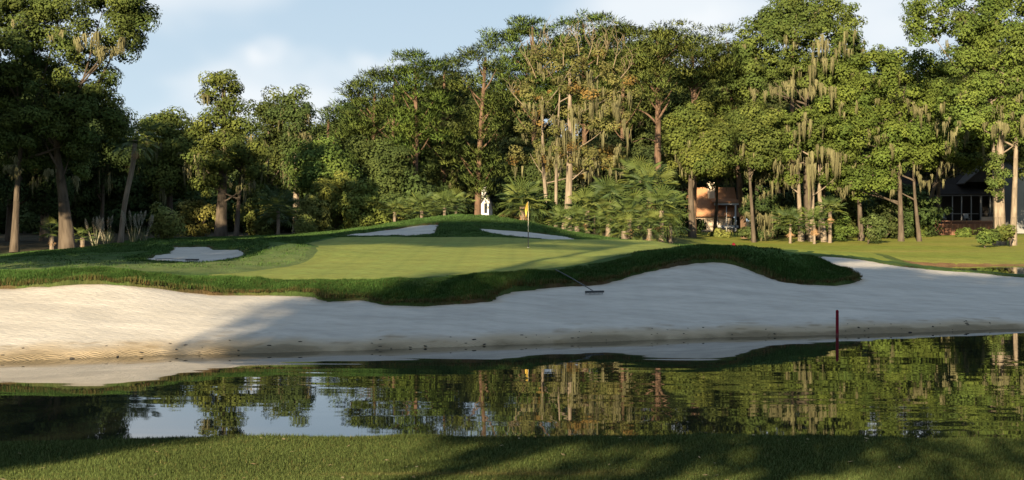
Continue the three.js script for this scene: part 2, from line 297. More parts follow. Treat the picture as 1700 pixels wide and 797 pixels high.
const gx = steps([[-900, -120, 60, 20], [-120, -34, 6, 1], [-34, -17, .6, .25], [-17, 21, .15], [21, 46, .3, .8], [46, 120, 1.2, 6], [120, 900, 20, 80]]);
const gd = steps([[-700, -60, 60, 20], [-60, 4, 5, .8], [4, 10, .6, .3], [10, 18, .16], [18, 28, .8], [28, 36, .4, .2], [36, 52, .13], [52, 88, .17, .3], [88, 130, .4, 1.2], [130, 260, 2, 8], [260, 1500, 20, 120]]);
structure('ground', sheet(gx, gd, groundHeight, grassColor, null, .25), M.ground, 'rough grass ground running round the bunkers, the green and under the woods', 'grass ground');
const sandColor = (shore) => (X, D) => {
  const n = fbm(X * .6, D * 1.5, 4), base = mulc([.46, .432, .382], 1 + .16 * n + .07 * noise(X * 1.1, D * 5.5) + .05 * noise(X * 3.1 + 7, D * 9));
  if (!shore) return base;
  const d = D - shoreD(X) + .25 * noise(X * .9, 4) + .1 * noise(X * 3, D * 3);
  let c = mixc(base, [.33, .25, .14], smooth(1.5, .35, d) * .75);
  c = mixc(c, [.15, .12, .075], smooth(.38, .12, d) * .75);
  c = mixc(c, [.22, .17, .1], smooth(.25, .55, fbm(X * 2.2, D * 5, 3)) * smooth(2.2, .7, d) * .8);
  return mixc(c, [.36, .29, .2], smooth(.5, .05, -bunkerSd(X, D)) * .55);
};
structure('sand_bunker', sheet(steps([[-22, 27, .16]]), steps([[24, 33, .3, .16], [33, 50, .16], [50, 70, .3]]), (X, D) => { const s = bunkerSd(X, D); return s > 0 ? mix(sandHeight(X, D), rawGround(X, D) - .4, smooth(0, .3, s)) : sandHeight(X, D); }, sandColor(true), (X, D) => bunkerSd(X, D) < .5, .5), M.sand, 'long pale sand bunker sloping down to the pond edge', 'sand bunker');
[['greenside_bunker', 'small pale sand bunker left of the putting green with a rake lying in it', -20, -9, 51, 68], ['greenside_bunker', 'pale sand bunker cut into the left face of the mound behind the green', -11, -3, 73, 83], ['greenside_bunker', 'pale sand bunker cut into the right face of the mound behind the green', -4, 6, 74, 83]].forEach(([n, l, a, b, c, d], k) => {
  const S = smallSand[k];
  structure(n, sheet(steps([[a, b, .15]]), steps([[c, d, .2]]), (X, D) => { const s = smallSd(k, X, D); return s > 0 ? mix(S.h(X, D) - .1, rawGround(X, D) - .5, smooth(0, .4, s)) : S.h(X, D) - .05 * smooth(.1, .8, -s) - .01 + .02 * noise(X, D); }, sandColor(false), (X, D) => smallSd(k, X, D) < .6, .5), M.sand, l, 'sand bunker');
});
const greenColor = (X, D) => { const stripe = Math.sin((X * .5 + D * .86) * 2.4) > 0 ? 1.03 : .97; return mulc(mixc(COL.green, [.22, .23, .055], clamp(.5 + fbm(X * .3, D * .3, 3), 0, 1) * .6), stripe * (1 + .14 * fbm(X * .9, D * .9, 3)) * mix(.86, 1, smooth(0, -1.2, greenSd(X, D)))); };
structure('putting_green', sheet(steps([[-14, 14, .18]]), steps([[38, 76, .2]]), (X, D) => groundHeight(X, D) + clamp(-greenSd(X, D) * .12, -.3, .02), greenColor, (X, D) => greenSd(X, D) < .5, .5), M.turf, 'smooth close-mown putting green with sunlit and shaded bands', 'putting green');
const fairColor = (X, D) => mulc(mixc(COL.fair, [.25, .225, .055], clamp(.35 + .9 * fbm(X * .06 + 3, D * .16, 4), 0, 1)), 1 + .15 * fbm(X * .4, D * .8, 3));
structure('fairway', sheet(steps([[8, 110, .8]]), steps([[68, 175, .6, 1]]), (X, D) => rawGround(X, D) + (.03 * noise(X * .9, D * .9)) + clamp(-fairwaySd(X, D) * .06, -.4, .05), fairColor, (X, D) => fairwaySd(X, D) < 2, .2), M.turf, 'broad sunlit yellow-green fairway on the right in front of the houses', 'fairway');
{ const g = new THREE.PlaneGeometry(260, 112, 1, 1); g.rotateX(-Math.PI / 2); const p = g.attributes.position, u = g.attributes.uv; for (let i = 0; i < p.count; i++) u.setXY(i, p.getX(i) / 16, -p.getZ(i) / 16); g.translate(0, 0, -62); structure('pond', g, M.water, 'dark still pond mirroring the trees and the sandy shore', 'pond'); }

class Tris {                                                // loose triangles with a normal and a colour each
  constructor() { this.p = []; this.n = []; this.c = []; }
  tri(a, b, c, n, k) { const g = cross([b[0] - a[0], b[1] - a[1], b[2] - a[2]], [c[0] - a[0], c[1] - a[1], c[2] - a[2]]); if (g[0] * n[0] + g[1] * n[1] + g[2] * n[2] < 0) [b, c] = [c, b]; this.p.push(a[0], a[1], a[2], b[0], b[1], b[2], c[0], c[1], c[2]); for (let i = 0; i < 3; i++) { this.n.push(n[0], n[1], n[2]); this.c.push(k[0], k[1], k[2]); } }
  build() { const g = new THREE.BufferGeometry(); g.setAttribute('position', new THREE.Float32BufferAttribute(this.p, 3)); g.setAttribute('normal', new THREE.Float32BufferAttribute(this.n, 3)); g.setAttribute('color', new THREE.Float32BufferAttribute(this.c, 3)); return g; }
}
const unit = (v) => { const l = 1 / Math.max(1e-6, Math.hypot(...v)); return [v[0] * l, v[1] * l, v[2] * l]; };
const cross = (a, b) => [a[1] * b[2] - a[2] * b[1], a[2] * b[0] - a[0] * b[2], a[0] * b[1] - a[1] * b[0]];
const ball = (r) => { const z = 2 * r() - 1, a = r() * 6.283, s = Math.sqrt(1 - z * z); return [s * Math.cos(a), z, s * Math.sin(a)]; };
// ---------------------------------------------------------------- grass blades on the banks and the bunker lips
function tuft(r, n, h, spread, w) {
  const T = new Tris();
  for (let i = 0; i < n; i++) {
    const a = r() * 6.283, q = Math.sqrt(r()) * spread, x = Math.cos(a) * q, z = Math.sin(a) * q, b = r() * 6.283, hh = h * (.55 + .6 * r()), lx = (r() - .5) * h * .9, lz = (r() - .5) * h * .9, t = .8 + .4 * r();
    T.tri([x - Math.cos(b) * w, -.01, z - Math.sin(b) * w], [x + Math.cos(b) * w, -.01, z + Math.sin(b) * w], [x + lx, hh, z + lz], unit([-Math.sin(b) * .6, .7, Math.cos(b) * .6]), [t, t, t]);
  }
  return T.build();
}
function field(name, label, geo, spots) {                  // spots: [X, y, D, scale, colour]
  const m = lit(new THREE.InstancedMesh(geo, M.blade, spots.length)), o = new THREE.Object3D(), c = new THREE.Color(), r = RNG(spots.length);
  spots.forEach(([X, y, D, s, k], i) => { o.position.set(X, y, -D); o.rotation.set(0, r() * 6.283, 0); o.scale.set(s, s * (.8 + .4 * r()), s); o.updateMatrix(); m.setMatrixAt(i, o.matrix); c.setRGB(...k); m.setColorAt(i, c); });
  m.name = numbered(name); scene.add(m); tag(m, label, 'grass', null, 'stuff');
}
{
  const r = RNG(41), near = [], lip = [], mound = [];
  for (let i = 0; i < 95000; i++) {
    const D = 11 + 6 * r(), X = (r() * 2 - 1) * (D * .4 + .3), n = fbm(X * .35, D * .35, 3);
    if (nearBank(X, D) < .1) continue;
    let c = mulc(COL.bank, (.8 + .5 * r()) * (1 + .4 * n)); c = mixc(c, COL.dry, clamp(smooth(.1, .6, fbm(X * .22 + 5, D * .9, 3)) * .45 + (r() < .06 ? .5 : 0), 0, 1));
    near.push([X, nearBank(X, D), D, .75 + .5 * r() + smooth(15.4, 16.4, D) * (.5 + 2.2 * smooth(-.1, .7, noise(X * 2.2, 5)) * r()), c]);
  }
  field('grass', 'short mown grass on the near bank in the foreground', tuft(RNG(2), 9, .035, .04, .0035), near);
  for (let i = 0; i < 400000 && lip.length < 110000; i++) {
    const X = -17 + 36 * r(), D = 35 + 16 * r(), s = bunkerSd(X, D); if (s < -.02 || s > 2.6) continue;
    const n = noise(X * 1.5, D * 1.5); if (s > 1.9 + n * .4 || greenSd(X, D) < .05) continue;
    const edge = smooth(.3, 0, s), c = mixc(mulc([.042, .088, .02], (.7 + .6 * r()) * (1 + .35 * n)), [.14, .085, .04], clamp(edge * .55 * r() * 1.6 + (r() < .05 ? .5 : 0), 0, 1));
    lip.push([X, groundHeight(X, D), D, (.55 + .7 * r()) * mix(.45, 1, smooth(1.9, 1.2, s)) * (1 + .45 * n) * (1 + .6 * smooth(.25, 0, s) * (r() < .4 ? 1 : 0)), c]);
  }
  field('grass', 'thick rough grass on the lip above the long bunker', tuft(RNG(3), 9, .075, .07, .006), lip);
  for (let i = 0; i < 500000 && mound.length < 90000; i++) {
    const X = -26 + 36 * r(), D = 48 + 46 * r();
    if (Math.abs(X) > D * .4 || greenSd(X, D) < .3 || Math.min(smallSd(0, X, D), smallSd(1, X, D), smallSd(2, X, D), bunkerSd(X, D)) < .03) continue;
    if (D < 62 && X < -6 && smallSd(0, X, D) > .9 && r() < .93) continue;
    const n = noise(X * .8, D * .8), c = mulc([.046, .088, .022], (.75 + .5 * r()) * (1 + .3 * n));
    mound.push([X, groundHeight(X, D), D, .8 + .8 * r(), c]);
  }
  field('grass', 'rough grass covering the mounds round the green', tuft(RNG(4), 8, .05, .13, .010), mound);
}

// ---------------------------------------------------------------- vegetation builders
let triCount = 0;
// blobs: [x, y, z, rx, ry, rz] in metres from the foot of the tree
function leaves(r, blobs, o) {
  const T = new Tris(), L = o.leaf, cr = o.clump, area = L * L * .42, tint = [.96 + (r() - .5) * .18, 1 + (r() - .5) * .16, 1 + (r() - .5) * .2], lum = .86 + .28 * r();
  for (const [bx, by, bz, rx, ry, rz] of blobs) {
    const n = Math.max(3, Math.round(o.cover * (rx * ry + rx * rz + ry * rz) / 3 / (cr * cr) * 1.5));
    for (let i = 0; i < n; i++) {
      const d = ball(r); if (d[1] < -.35 && r() < .55) d[1] *= -1;
      const q = .5 + .52 * Math.pow(r(), .7), cx = bx + d[0] * rx * q, cy = by + d[1] * ry * q, cz = bz + d[2] * rz * q, R = cr * (.45 + 1.05 * r());
      const tone = lum * (.72 + .5 * r()), warm = r(), base = mixc(o.pal[0], o.pal[1], warm);
      if (o.accent && r() < o.accent[1]) base.splice(0, 3, ...o.accent[0]);
      for (let k = 0; k < 3; k++) base[k] *= tint[k];
      const m = Math.round(o.dense * 3.1 * R * R / area);
      for (let k = 0; k < m; k++) {
        if (o.pine) {                                      // needle tufts: blades fanning from a twig end
          const e = ball(r), s = .35 + .65 * r(), px = cx + e[0] * R * s, py = cy + e[1] * R * .45 * s, pz = cz + e[2] * R * s, f = unit([e[0] * .7 + (r() - .5), .45 + (r() - .5) * .9, e[2] * .7 + (r() - .5)]);
          const w = unit(cross(f, ball(r))), len = L * (1.1 + .9 * r()), ww = L * .15, nn = unit([f[0] * .5 + e[0] * .6, f[1] * .3 + .55 + e[1] * .4, f[2] * .5 + e[2] * .6]), t = tone * (.8 + .4 * r());
          T.tri([px - w[0] * ww, py - w[1] * ww, pz - w[2] * ww], [px + w[0] * ww, py + w[1] * ww, pz + w[2] * ww], [px + f[0] * len, py + f[1] * len, pz + f[2] * len], nn, mulc(base, t));
          continue;
        }
        const e = ball(r), s = .45 + .55 * Math.sqrt(r()), px = cx + e[0] * R * s, py = cy + e[1] * R * .7 * s, pz = cz + e[2] * R * s;
        const nn = unit([e[0] * .9 + d[0] * .35 + (r() - .5) * .7, e[1] * .9 + .35 + (r() - .5) * .7, e[2] * .9 + d[2] * .35 + (r() - .5) * .7]), u = unit(cross(nn, ball(r))), v = cross(nn, u), l = L * (.7 + .6 * r()), w = l * .5, t = tone * (.78 + .44 * r());
        T.tri([px - u[0] * w - v[0] * l * .5, py - u[1] * w - v[1] * l * .5, pz - u[2] * w - v[2] * l * .5], [px + u[0] * w - v[0] * l * .4, py + u[1] * w - v[1] * l * .4, pz + u[2] * w - v[2] * l * .4], [px + v[0] * l * .6, py + v[1] * l * .6, pz + v[2] * l * .6], nn, mulc(base, t));
      }
    }
  }
  triCount += T.p.length / 9; return T.build();
}
function tube(path, r0, r1, radial = 7, flare = 0, seed = 1) {   // tapering limb along a list of [x, y, z]
  const c = new THREE.CatmullRomCurve3(path.map((p) => V(...p))), n = Math.max(3, path.length * 3), P = [], U = [], I = []; let len = 0, last = null;
  for (let i = 0; i <= n; i++) {
    const t = i / n, p = c.getPoint(t), d = c.getTangent(t), a = V(1, 0, 0).addScaledVector(d, -d.x).normalize(), b = V(0, 0, 0).crossVectors(d, a); if (last) len += p.distanceTo(last); last = p;
    const R = mix(r0, r1, t) * (1 + flare * Math.exp(-t * n * .9));
    for (let k = 0; k <= radial; k++) { const th = k / radial * 6.2832, q = R * (1 + .12 * noise(Math.cos(th) * 2 + seed * 7, t * 5 + Math.sin(th) * 2)); P.push(p.x + (a.x * Math.cos(th) + b.x * Math.sin(th)) * q, p.y + (a.y * Math.cos(th) + b.y * Math.sin(th)) * q, p.z + (a.z * Math.cos(th) + b.z * Math.sin(th)) * q); U.push(k / radial, len * .35); }
  }
  for (let i = 0; i < n; i++) for (let k = 0; k < radial; k++) { const a = i * (radial + 1) + k, b = a + 1, d = a + radial + 1; I.push(a, b, d + 1, a, d + 1, d); }
  const g = new THREE.BufferGeometry(); g.setAttribute('position', new THREE.Float32BufferAttribute(P, 3)); g.setAttribute('uv', new THREE.Float32BufferAttribute(U, 2)); g.setIndex(I); g.computeVertexNormals(); triCount += I.length / 3; return g;
}
function mossGeo(r, spots) {                               // [x, y, z, spread, length, strands]: ragged icicles of fine strands
  const T = new Tris();
  for (const [x, y, z, sp, len, n] of spots) {
    const subs = Math.max(2, Math.round(sp / .3) + 1), each = Math.max(5, Math.round(n * 3.6 / subs));
    for (let q = 0; q < subs; q++) {
      const cx = x + (r() - .5) * 2 * sp, cz = z + (r() - .5) * 1.6 * sp, cy = y + (r() - .6) * len * .5, L = len * (.3 + .75 * r() * r() + .15 * r()), R = .08 + .2 * r(), tone = .7 + .5 * r();
      for (let i = 0; i < each; i++) {
        const g = r() * r(), a0 = r() * 6.283, px = cx + Math.cos(a0) * g * R * 2.2, pz = cz + Math.sin(a0) * g * R * 2.2, py = cy + (r() - .4) * .2, l = L * (1.05 - .75 * g) * (.3 + .7 * r()), w = .012 + .02 * r(), a = (r() - .5) * 2.4, ca = Math.cos(a) * w, sa = Math.sin(a) * w, c = mulc([.12, .114, .058], tone * (.8 + .4 * r())), nn = unit([-sa / w + Math.cos(a0) * .8, .25, ca / w + Math.sin(a0) * .8]), b1 = (r() - .5) * .16, b2 = (r() - .5) * .22, my = py - l * .5;
        T.tri([px - ca, py, pz - sa], [px + ca, py, pz + sa], [px + b1 + ca, my, pz + sa], nn, c); T.tri([px - ca, py, pz - sa], [px + b1 + ca, my, pz + sa], [px + b1 - ca, my, pz - sa], nn, c);
        T.tri([px + b1 - ca, my, pz - sa], [px + b1 + ca, my, pz + sa], [px + b2, py - l, pz], nn, c);
      }
    }
  }
  triCount += T.p.length / 9; return T.build();
}
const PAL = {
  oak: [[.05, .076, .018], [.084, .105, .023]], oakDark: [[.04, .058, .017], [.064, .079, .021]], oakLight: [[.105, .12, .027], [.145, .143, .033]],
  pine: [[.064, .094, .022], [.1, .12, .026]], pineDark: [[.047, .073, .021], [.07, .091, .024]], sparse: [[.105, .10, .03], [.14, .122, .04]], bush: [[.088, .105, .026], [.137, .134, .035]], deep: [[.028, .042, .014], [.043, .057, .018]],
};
let seedNo = 100;
// a tree read off the photograph: foot at column px and distance D; blobs [px, row, rx, ry, depth offset m]; trunks [foot px, top px, top row, radius m]
function tree(name, label, o) {
  const r = RNG(++seedNo), D = o.D, X = (o.px - 850) / F * D, y0 = groundHeight(X, D) - .1, k = D / F, group = o.group;
  const L = (px, row, dz = 0) => [(px - 850) * k - X, EYE - (row - HY) * k - y0, dz];
  const t = thing(name, label, o.cat ?? 'tree', [X, y0, D], group);
  const blobs = o.blobs.map(([px, row, rx, ry, dz]) => { if (!o.noLimbs) { rx *= 1.18; ry *= 1.22; } const p = L(px, row, dz ?? (r() - .5) * rx * k * .6); return [...p, rx * k, ry * k, Math.max(rx * k * .85, Math.min(ry * k, 2))]; });
  const limbs = [], bark = o.bark ?? M.bark, trunks = o.trunks ?? [[o.px, o.px, Math.min(...o.blobs.map((b) => b[1] + b[3] * .2)), .3]];
  trunks.forEach(([a, b, row, R], i) => {
    const p = L(a, HY), q = L(b, row), e = [mix(p[0], q[0], .5) + (r() - .5) * .5, q[1] * .5, (r() - .5) * .6];
    limbs.push(tube([[p[0], 0, i * .5], e, q], R, R * .35, 9, .3, i + seedNo));
  });
  if (!o.noLimbs) blobs.forEach((b, i) => {
    const [a, bb, row] = trunks[i % trunks.length], p = L(a, HY), q = L(bb, row), s = clamp((b[1] - b[4] * .8) / Math.max(q[1], .1) - .08, .2, .92), st = [mix(p[0], q[0], s), q[1] * s, 0];
    limbs.push(tube([st, [mix(st[0], b[0], .5), mix(st[1], b[1], .42), b[2] * .5], [b[0], b[1], b[2]]], (.05 + .04 * Math.sqrt(b[3])) * (o.noBigLimbs ? .6 : 1), .02, 5, 0, i + seedNo));
  });
  for (const [path, R] of o.extraLimbs ?? []) limbs.push(tube(path.map(([px, row, dz]) => L(px, row, dz ?? 0)), R, R * .3, 6, 0, seedNo));
  mesh('trunk', mergeGeometries(limbs), bark, t);
  const leaf = o.leaf ?? 2.15 * D / 1325, pine = !!o.pine;
  mesh('crown', leaves(r, blobs, { leaf: leaf * (pine ? 1.25 : 1), clump: o.clump ?? (pine ? 1.0 : .95), cover: (o.cover ?? 1.7) * 1.35, dense: o.dense ?? (pine ? .95 : .9), pal: o.pal ?? PAL.oak, pine, accent: o.accent }), M.leaf, t);
  const moss = (o.moss ?? []).map(([px, row, w, len, n, dz]) => { const p = L(px, row, dz ?? 1.5); return [...p, w * k, len * k, n]; });
  for (let i = 0; i < (o.autoMoss ?? 0); i++) { const b = blobs[Math.floor(r() * blobs.length)], a = r() * 6.283; moss.push([b[0] + Math.cos(a) * b[3] * .75, b[1] - b[4] * (.1 + .6 * r()), b[2] + Math.abs(Math.sin(a)) * b[5] * .9, .35 + .3 * r(), 1.2 + 1.6 * r(), 9]); }
  const hand = (o.moss ?? []).length; moss.slice(0, hand).forEach((m) => tag(mesh('spanish_moss', mossGeo(r, [m]), M.moss, t), null, null, null, 'stuff'));
  if (moss.length > hand) tag(mesh('spanish_moss', mossGeo(r, moss.slice(hand)), M.moss, t), null, null, null, 'stuff');
  if (o.bare) {
    const g = []; for (const [px, row, dx, len] of o.bare) { const p = L(px, row, (r() - .5) * 3), q = L(px + dx, row - len, (r() - .5) * 4), m = [mix(p[0], q[0], .5) + (r() - .5) * .35, mix(p[1], q[1], .5), mix(p[2], q[2], .5)]; g.push(tube([p, m, q], .05, .012, 5)); for (let i = 0; i < 5; i++) { const s = .35 + .5 * r(), a = [mix(p[0], q[0], s), mix(p[1], q[1], s), mix(p[2], q[2], s)]; g.push(tube([a, [a[0] + (r() - .5) * 1.2, a[1] + .6 + r() * .5, a[2] + (r() - .5)], [a[0] + (r() - .5) * 2.4, a[1] + 1 + r() * 1.4, a[2] + (r() - .5) * 1.6]], .024, .008, 4)); } }
    mesh('bare_branches', mergeGeometries(g), M.twig, t);
  }
  return t;
}
// crown outlines: rows of clumps between top and bottom
function pineBlobs(seed, px, top, bottom, hw, n = 15) { const r = RNG(seed), o = [[px, top + 16, hw * .32, 15]]; for (let i = 0; i < n; i++) { const t = (i + .6) / n, w = hw * 1.1 * (.45 + .55 * Math.sin(Math.PI * (.25 + .7 * t))); o.push([px + (r() - .5) * 2 * w, mix(top + 16, bottom, t), hw * (.34 + .28 * r()), 13 + 10 * r()]); } return o; }
function oakBlobs(seed, px, top, bottom, hw, n = 12) { const r = RNG(seed), o = [], h = bottom - top; for (let i = 0; i < n; i++) { const t = (i + .5) / n, w = hw * Math.sqrt(Math.max(.1, 1 - Math.pow(2 * t - 1.05, 2))) * .75, rad = Math.min(hw * .5, h * .2) * (.75 + .5 * r()); o.push([px + (r() - .5) * 2 * w, top + rad * .8 + t * (h - rad * 1.6), rad * 1.15, rad]); } return o; }
const pine = (px, top, bottom, hw, D, label, o = {}) => tree('pine_tree', label, { px, D, blobs: pineBlobs(px * 7 + top, px + (o.lean ?? 0), top, bottom, hw, o.n), trunks: o.trunks ?? [[px, px + (o.lean ?? 0), top + 20, o.R ?? .34]], pine: true, pal: PAL.pine, bark: M.pinebark, ...o });
const oak = (px, top, bottom, hw, D, label, o = {}) => tree(o.name ?? 'oak_tree', label, { px, D, blobs: oakBlobs(px * 5 + top, px + (o.lean ?? 0), top, bottom, hw, o.n), trunks: o.trunks ?? [[px, px + (o.lean ?? 0), mix(top, bottom, .35), o.R ?? .35]], ...o });
const shrub = (px, top, bottom, hw, D, label, o = {}) => tree('shrub', label, { px, D, cat: 'shrub', blobs: oakBlobs(px * 3 + top, px, top, bottom, hw, o.n ?? 7), trunks: [[px, px, mix(top, bottom, .5), .06]], clump: .6, pal: PAL.bush, ...o });

// ---- left: shaded live oaks by the small bunker
tree('live_oak', 'huge dark live oak at the left edge with a thick leaning trunk and mossy top', {
  px: 112, D: 74, pal: PAL.oak, clump: .62, dense: .95, R: .5,
  trunks: [[113, 92, 230, .42], [30, 40, 200, .22]],
  blobs: [[40, 30, 60, 45], [105, 20, 55, 40], [170, 20, 45, 36], [215, 40, 36, 30], [225, 5, 30, 28], [195, 75, 32, 22], [-30, 60, 70, 60], [30, 100, 60, 45], [95, 95, 60, 40], [140, 130, 45, 34], [60, 160, 70, 48], [-20, 170, 60, 60], [130, 185, 55, 42], [165, 215, 40, 34], [70, 225, 70, 40], [0, 240, 60, 42], [110, 262, 45, 26]],
  moss: [[205, 76, 22, 40, 60, 2.3], [182, 66, 20, 36, 44, 2.3], [165, 78, 14, 34, 30, 2.3], [214, 92, 12, 30, 26, 2], [196, 96, 14, 36, 36, 2], [15, 95, 16, 40, 24], [40, 45, 22, 34, 20], [100, 285, 10, 30, 20], [145, 290, 8, 30, 16], [15, 270, 22, 50, 40], [50, 270, 16, 40, 16], [115, 60, 14, 30, 14]],
});
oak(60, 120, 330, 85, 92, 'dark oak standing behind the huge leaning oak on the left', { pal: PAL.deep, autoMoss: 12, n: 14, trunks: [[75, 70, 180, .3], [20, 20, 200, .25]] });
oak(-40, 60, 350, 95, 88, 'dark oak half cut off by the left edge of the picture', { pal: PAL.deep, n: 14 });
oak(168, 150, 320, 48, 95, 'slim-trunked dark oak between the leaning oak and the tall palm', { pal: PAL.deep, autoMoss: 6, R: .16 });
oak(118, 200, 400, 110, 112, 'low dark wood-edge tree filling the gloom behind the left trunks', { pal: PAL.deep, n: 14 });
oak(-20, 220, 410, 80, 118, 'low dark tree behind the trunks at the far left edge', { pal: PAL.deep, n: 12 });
// ---- left centre
tree('oak_tree', 'tall sunlit tree with a narrow leafy spire rising above the wood on the left', { px: 366, D: 102, pal: PAL.oak, clump: .75, trunks: [[366, 372, 150, .42], [394, 402, 250, .2]], autoMoss: 16, R: .4, blobs: [[370, 140, 26, 18], [352, 158, 18, 13], [390, 155, 18, 14], [370, 180, 22, 14], [365, 212, 38, 22], [400, 222, 32, 22], [340, 230, 26, 22], [375, 250, 50, 24], [330, 268, 26, 20], [415, 265, 30, 22], [372, 285, 48, 22], [345, 305, 25, 15], [420, 300, 22, 18]] });
oak(282, 190, 330, 62, 112, 'rounded sunlit oak behind the palm with a mottled yellow-green crown', { pal: PAL.oak, autoMoss: 10, n: 13 });
oak(250, 250, 370, 45, 125, 'shaded oak filling the wood edge right of the tall palm', { pal: PAL.oakDark });
oak(445, 155, 330, 50, 128, 'airy grey-green tree right of the leafy spire', { pal: PAL.oakDark, cover: 1.1, autoMoss: 10, bark: M.palebark });
oak(492, 152, 320, 36, 120, 'airy tree with an open crown and hanging moss near the spire', { pal: PAL.oakDark, cover: 1.0, autoMoss: 14, bark: M.palebark });
oak(462, 215, 370, 55, 140, 'dark oak below the two airy trees on the left', { pal: PAL.deep, autoMoss: 12 });
pine(545, 178, 290, 38, 140, 'short pine between the airy trees and the tall pines', { pal: PAL.pineDark });
oak(535, 235, 390, 45, 118, 'mid-green oak in front of the short pine', { pal: PAL.oak, autoMoss: 6 });
oak(300, 300, 400, 50, 132, 'low green tree at the wood edge left of the leafy spire', { pal: PAL.oak });
oak(420, 290, 400, 50, 130, 'low green tree at the wood edge right of the leafy spire', { pal: PAL.oakDark });
// ---- the tall pines in the middle
pine(622, 135, 300, 42, 132, 'leftmost of the tall pines rising behind the green', { n: 17 });
pine(655, 118, 330, 40, 146, 'pine behind the leftmost tall pine', { pal: PAL.pineDark, n: 17 });
pine(690, 86, 250, 46, 128, 'tall pine with a long bare sunlit reddish trunk', { n: 15, R: .3, trunks: [[687, 690, 110, .27]] });
pine(738, 95, 300, 42, 138, 'tall pine between the bare red trunk and the crooked pine', { pal: PAL.pineDark, n: 17 });
pine(790, 76, 320, 48, 131, 'tall pine with a crooked red trunk showing through its branches', { n: 17, trunks: [[792, 806, 96, .36]] });
oak(700, 200, 330, 70, 150, 'green understorey oak behind the bare pine trunks', { pal: PAL.oak, n: 14 });
oak(625, 235, 390, 50, 124, 'dark leafy oak below the leftmost pines', { pal: PAL.oakDark, n: 13 });
oak(772, 220, 315, 50, 148, 'shadowy oak below the crooked pine', { pal: PAL.oakDark, autoMoss: 8, n: 12 });
oak(850, 230, 370, 40, 156, 'dark oak behind the single palm', { pal: PAL.deep, autoMoss: 6, n: 12 });
pine(884, 26, 190, 58, 152, 'tallest pine, its broad crown above the bare-topped tree', { n: 17, R: .4 });
pine(968, 20, 200, 62, 156, 'broad pine crown right behind the bare-topped tree', { n: 18, R: .4 });
pine(1036, 40, 210, 45, 152, 'pine between the broad crown and the thick tan trunk', { n: 15 });
pine(835, 120, 280, 36, 160, 'pine seen through gaps left of the bare-topped tree', { pal: PAL.pineDark });
pine(1092, 40, 128, 52, 130, 'pine with a thick pale tan trunk and spreading limbs', { blobs: [...pineBlobs(7686, 1092, 40, 128, 52, 15), [1062, 142, 24, 15, 1], [1122, 138, 26, 15, 1], [1096, 158, 20, 13, 1.6]], trunks: [[1090, 1092, 60, .46]], extraLimbs: [[[[1090, 205], [1075, 190], [1055, 180]], .14], [[[1091, 200], [1104, 180], [1112, 165]], .16], [[[1090, 235], [1070, 230], [1050, 236]], .08]] });
tree('cypress_tree', 'mossy half-bare tree with rust-orange leaves and tan branches behind the flag', {
  px: 942, D: 116, pal: PAL.sparse, clump: .6, cover: .62, dense: .7, autoMoss: 30, bark: M.palebark, accent: [[.17, .10, .03], .06], leaf: .155, noBigLimbs: true,
  trunks: [[942, 946, 120, .36], [912, 900, 160, .2], [922, 930, 140, .16]],
  blobs: [[905, 110, 30, 30], [950, 110, 32, 30], [1000, 120, 34, 30], [880, 160, 30, 30], [930, 165, 36, 30], [985, 170, 38, 30], [1030, 150, 26, 22], [900, 215, 36, 26], [960, 215, 40, 28], [1015, 205, 30, 28], [880, 255, 28, 22], [935, 258, 36, 20], [985, 262, 34, 20], [1010, 272, 26, 14]],
  moss: [[940, 195, 20, 110, 46], [965, 165, 16, 60, 30], [985, 170, 20, 60, 40], [1005, 180, 18, 60, 36], [1028, 160, 16, 40, 24], [1035, 205, 8, 50, 18], [905, 180, 18, 60, 30], [925, 240, 14, 50, 26], [975, 250, 18, 46, 26], [1012, 250, 14, 40, 20], [890, 250, 16, 40, 18]],
  bare: [[900, 120, -14, 50], [915, 110, -6, 62], [890, 130, -28, 50], [960, 95, -6, 46], [975, 100, 10, 52], [1000, 105, 14, 50], [1030, 130, 24, 30], [935, 110, 6, 50], [870, 175, -30, 36], [1020, 110, 10, 50], [990, 110, 2, 44]],
});
tree('oak_tree', 'small tree with russet leaves low behind the mossy half-bare tree', { px: 985, D: 124, pal: [[.15, .09, .028], [.11, .10, .03]], clump: .6, cover: .8, autoMoss: 6, R: .15, trunks: [[985, 985, 240, .16]], blobs: [[960, 250, 26, 16], [1005, 255, 30, 18], [985, 280, 30, 16], [925, 275, 22, 14]] });
pine(1060, 70, 260, 46, 165, 'pine filling the gap behind the thick tan trunk', { pal: PAL.pineDark, n: 20 });
pine(925, 70, 250, 46, 168, 'dark pine straight behind the half-bare crown', { pal: PAL.pineDark, n: 20 });
pine(1000, 80, 260, 44, 170, 'dark pine behind the right side of the half-bare crown', { pal: PAL.pineDark, n: 20 });
oak(865, 150, 300, 44, 166, 'dark oak closing the gap left of the half-bare crown', { pal: PAL.oakDark, n: 14 });
oak(1062, 150, 300, 42, 158, 'mid-dark oak behind the thick tan trunk', { pal: PAL.oakDark, n: 15, autoMoss: 8 });
oak(580, 190, 330, 46, 150, 'oak in the dip between the short pine and the tall pines', { pal: PAL.oakDark, n: 13 });
oak(1020, 230, 380, 60, 138, 'dark oak behind the clump of fan palms', { pal: PAL.deep, autoMoss: 14, n: 12 });
oak(905, 230, 380, 55, 142, 'dark oak behind the mossy half-bare trunk', { pal: PAL.deep, n: 12 });
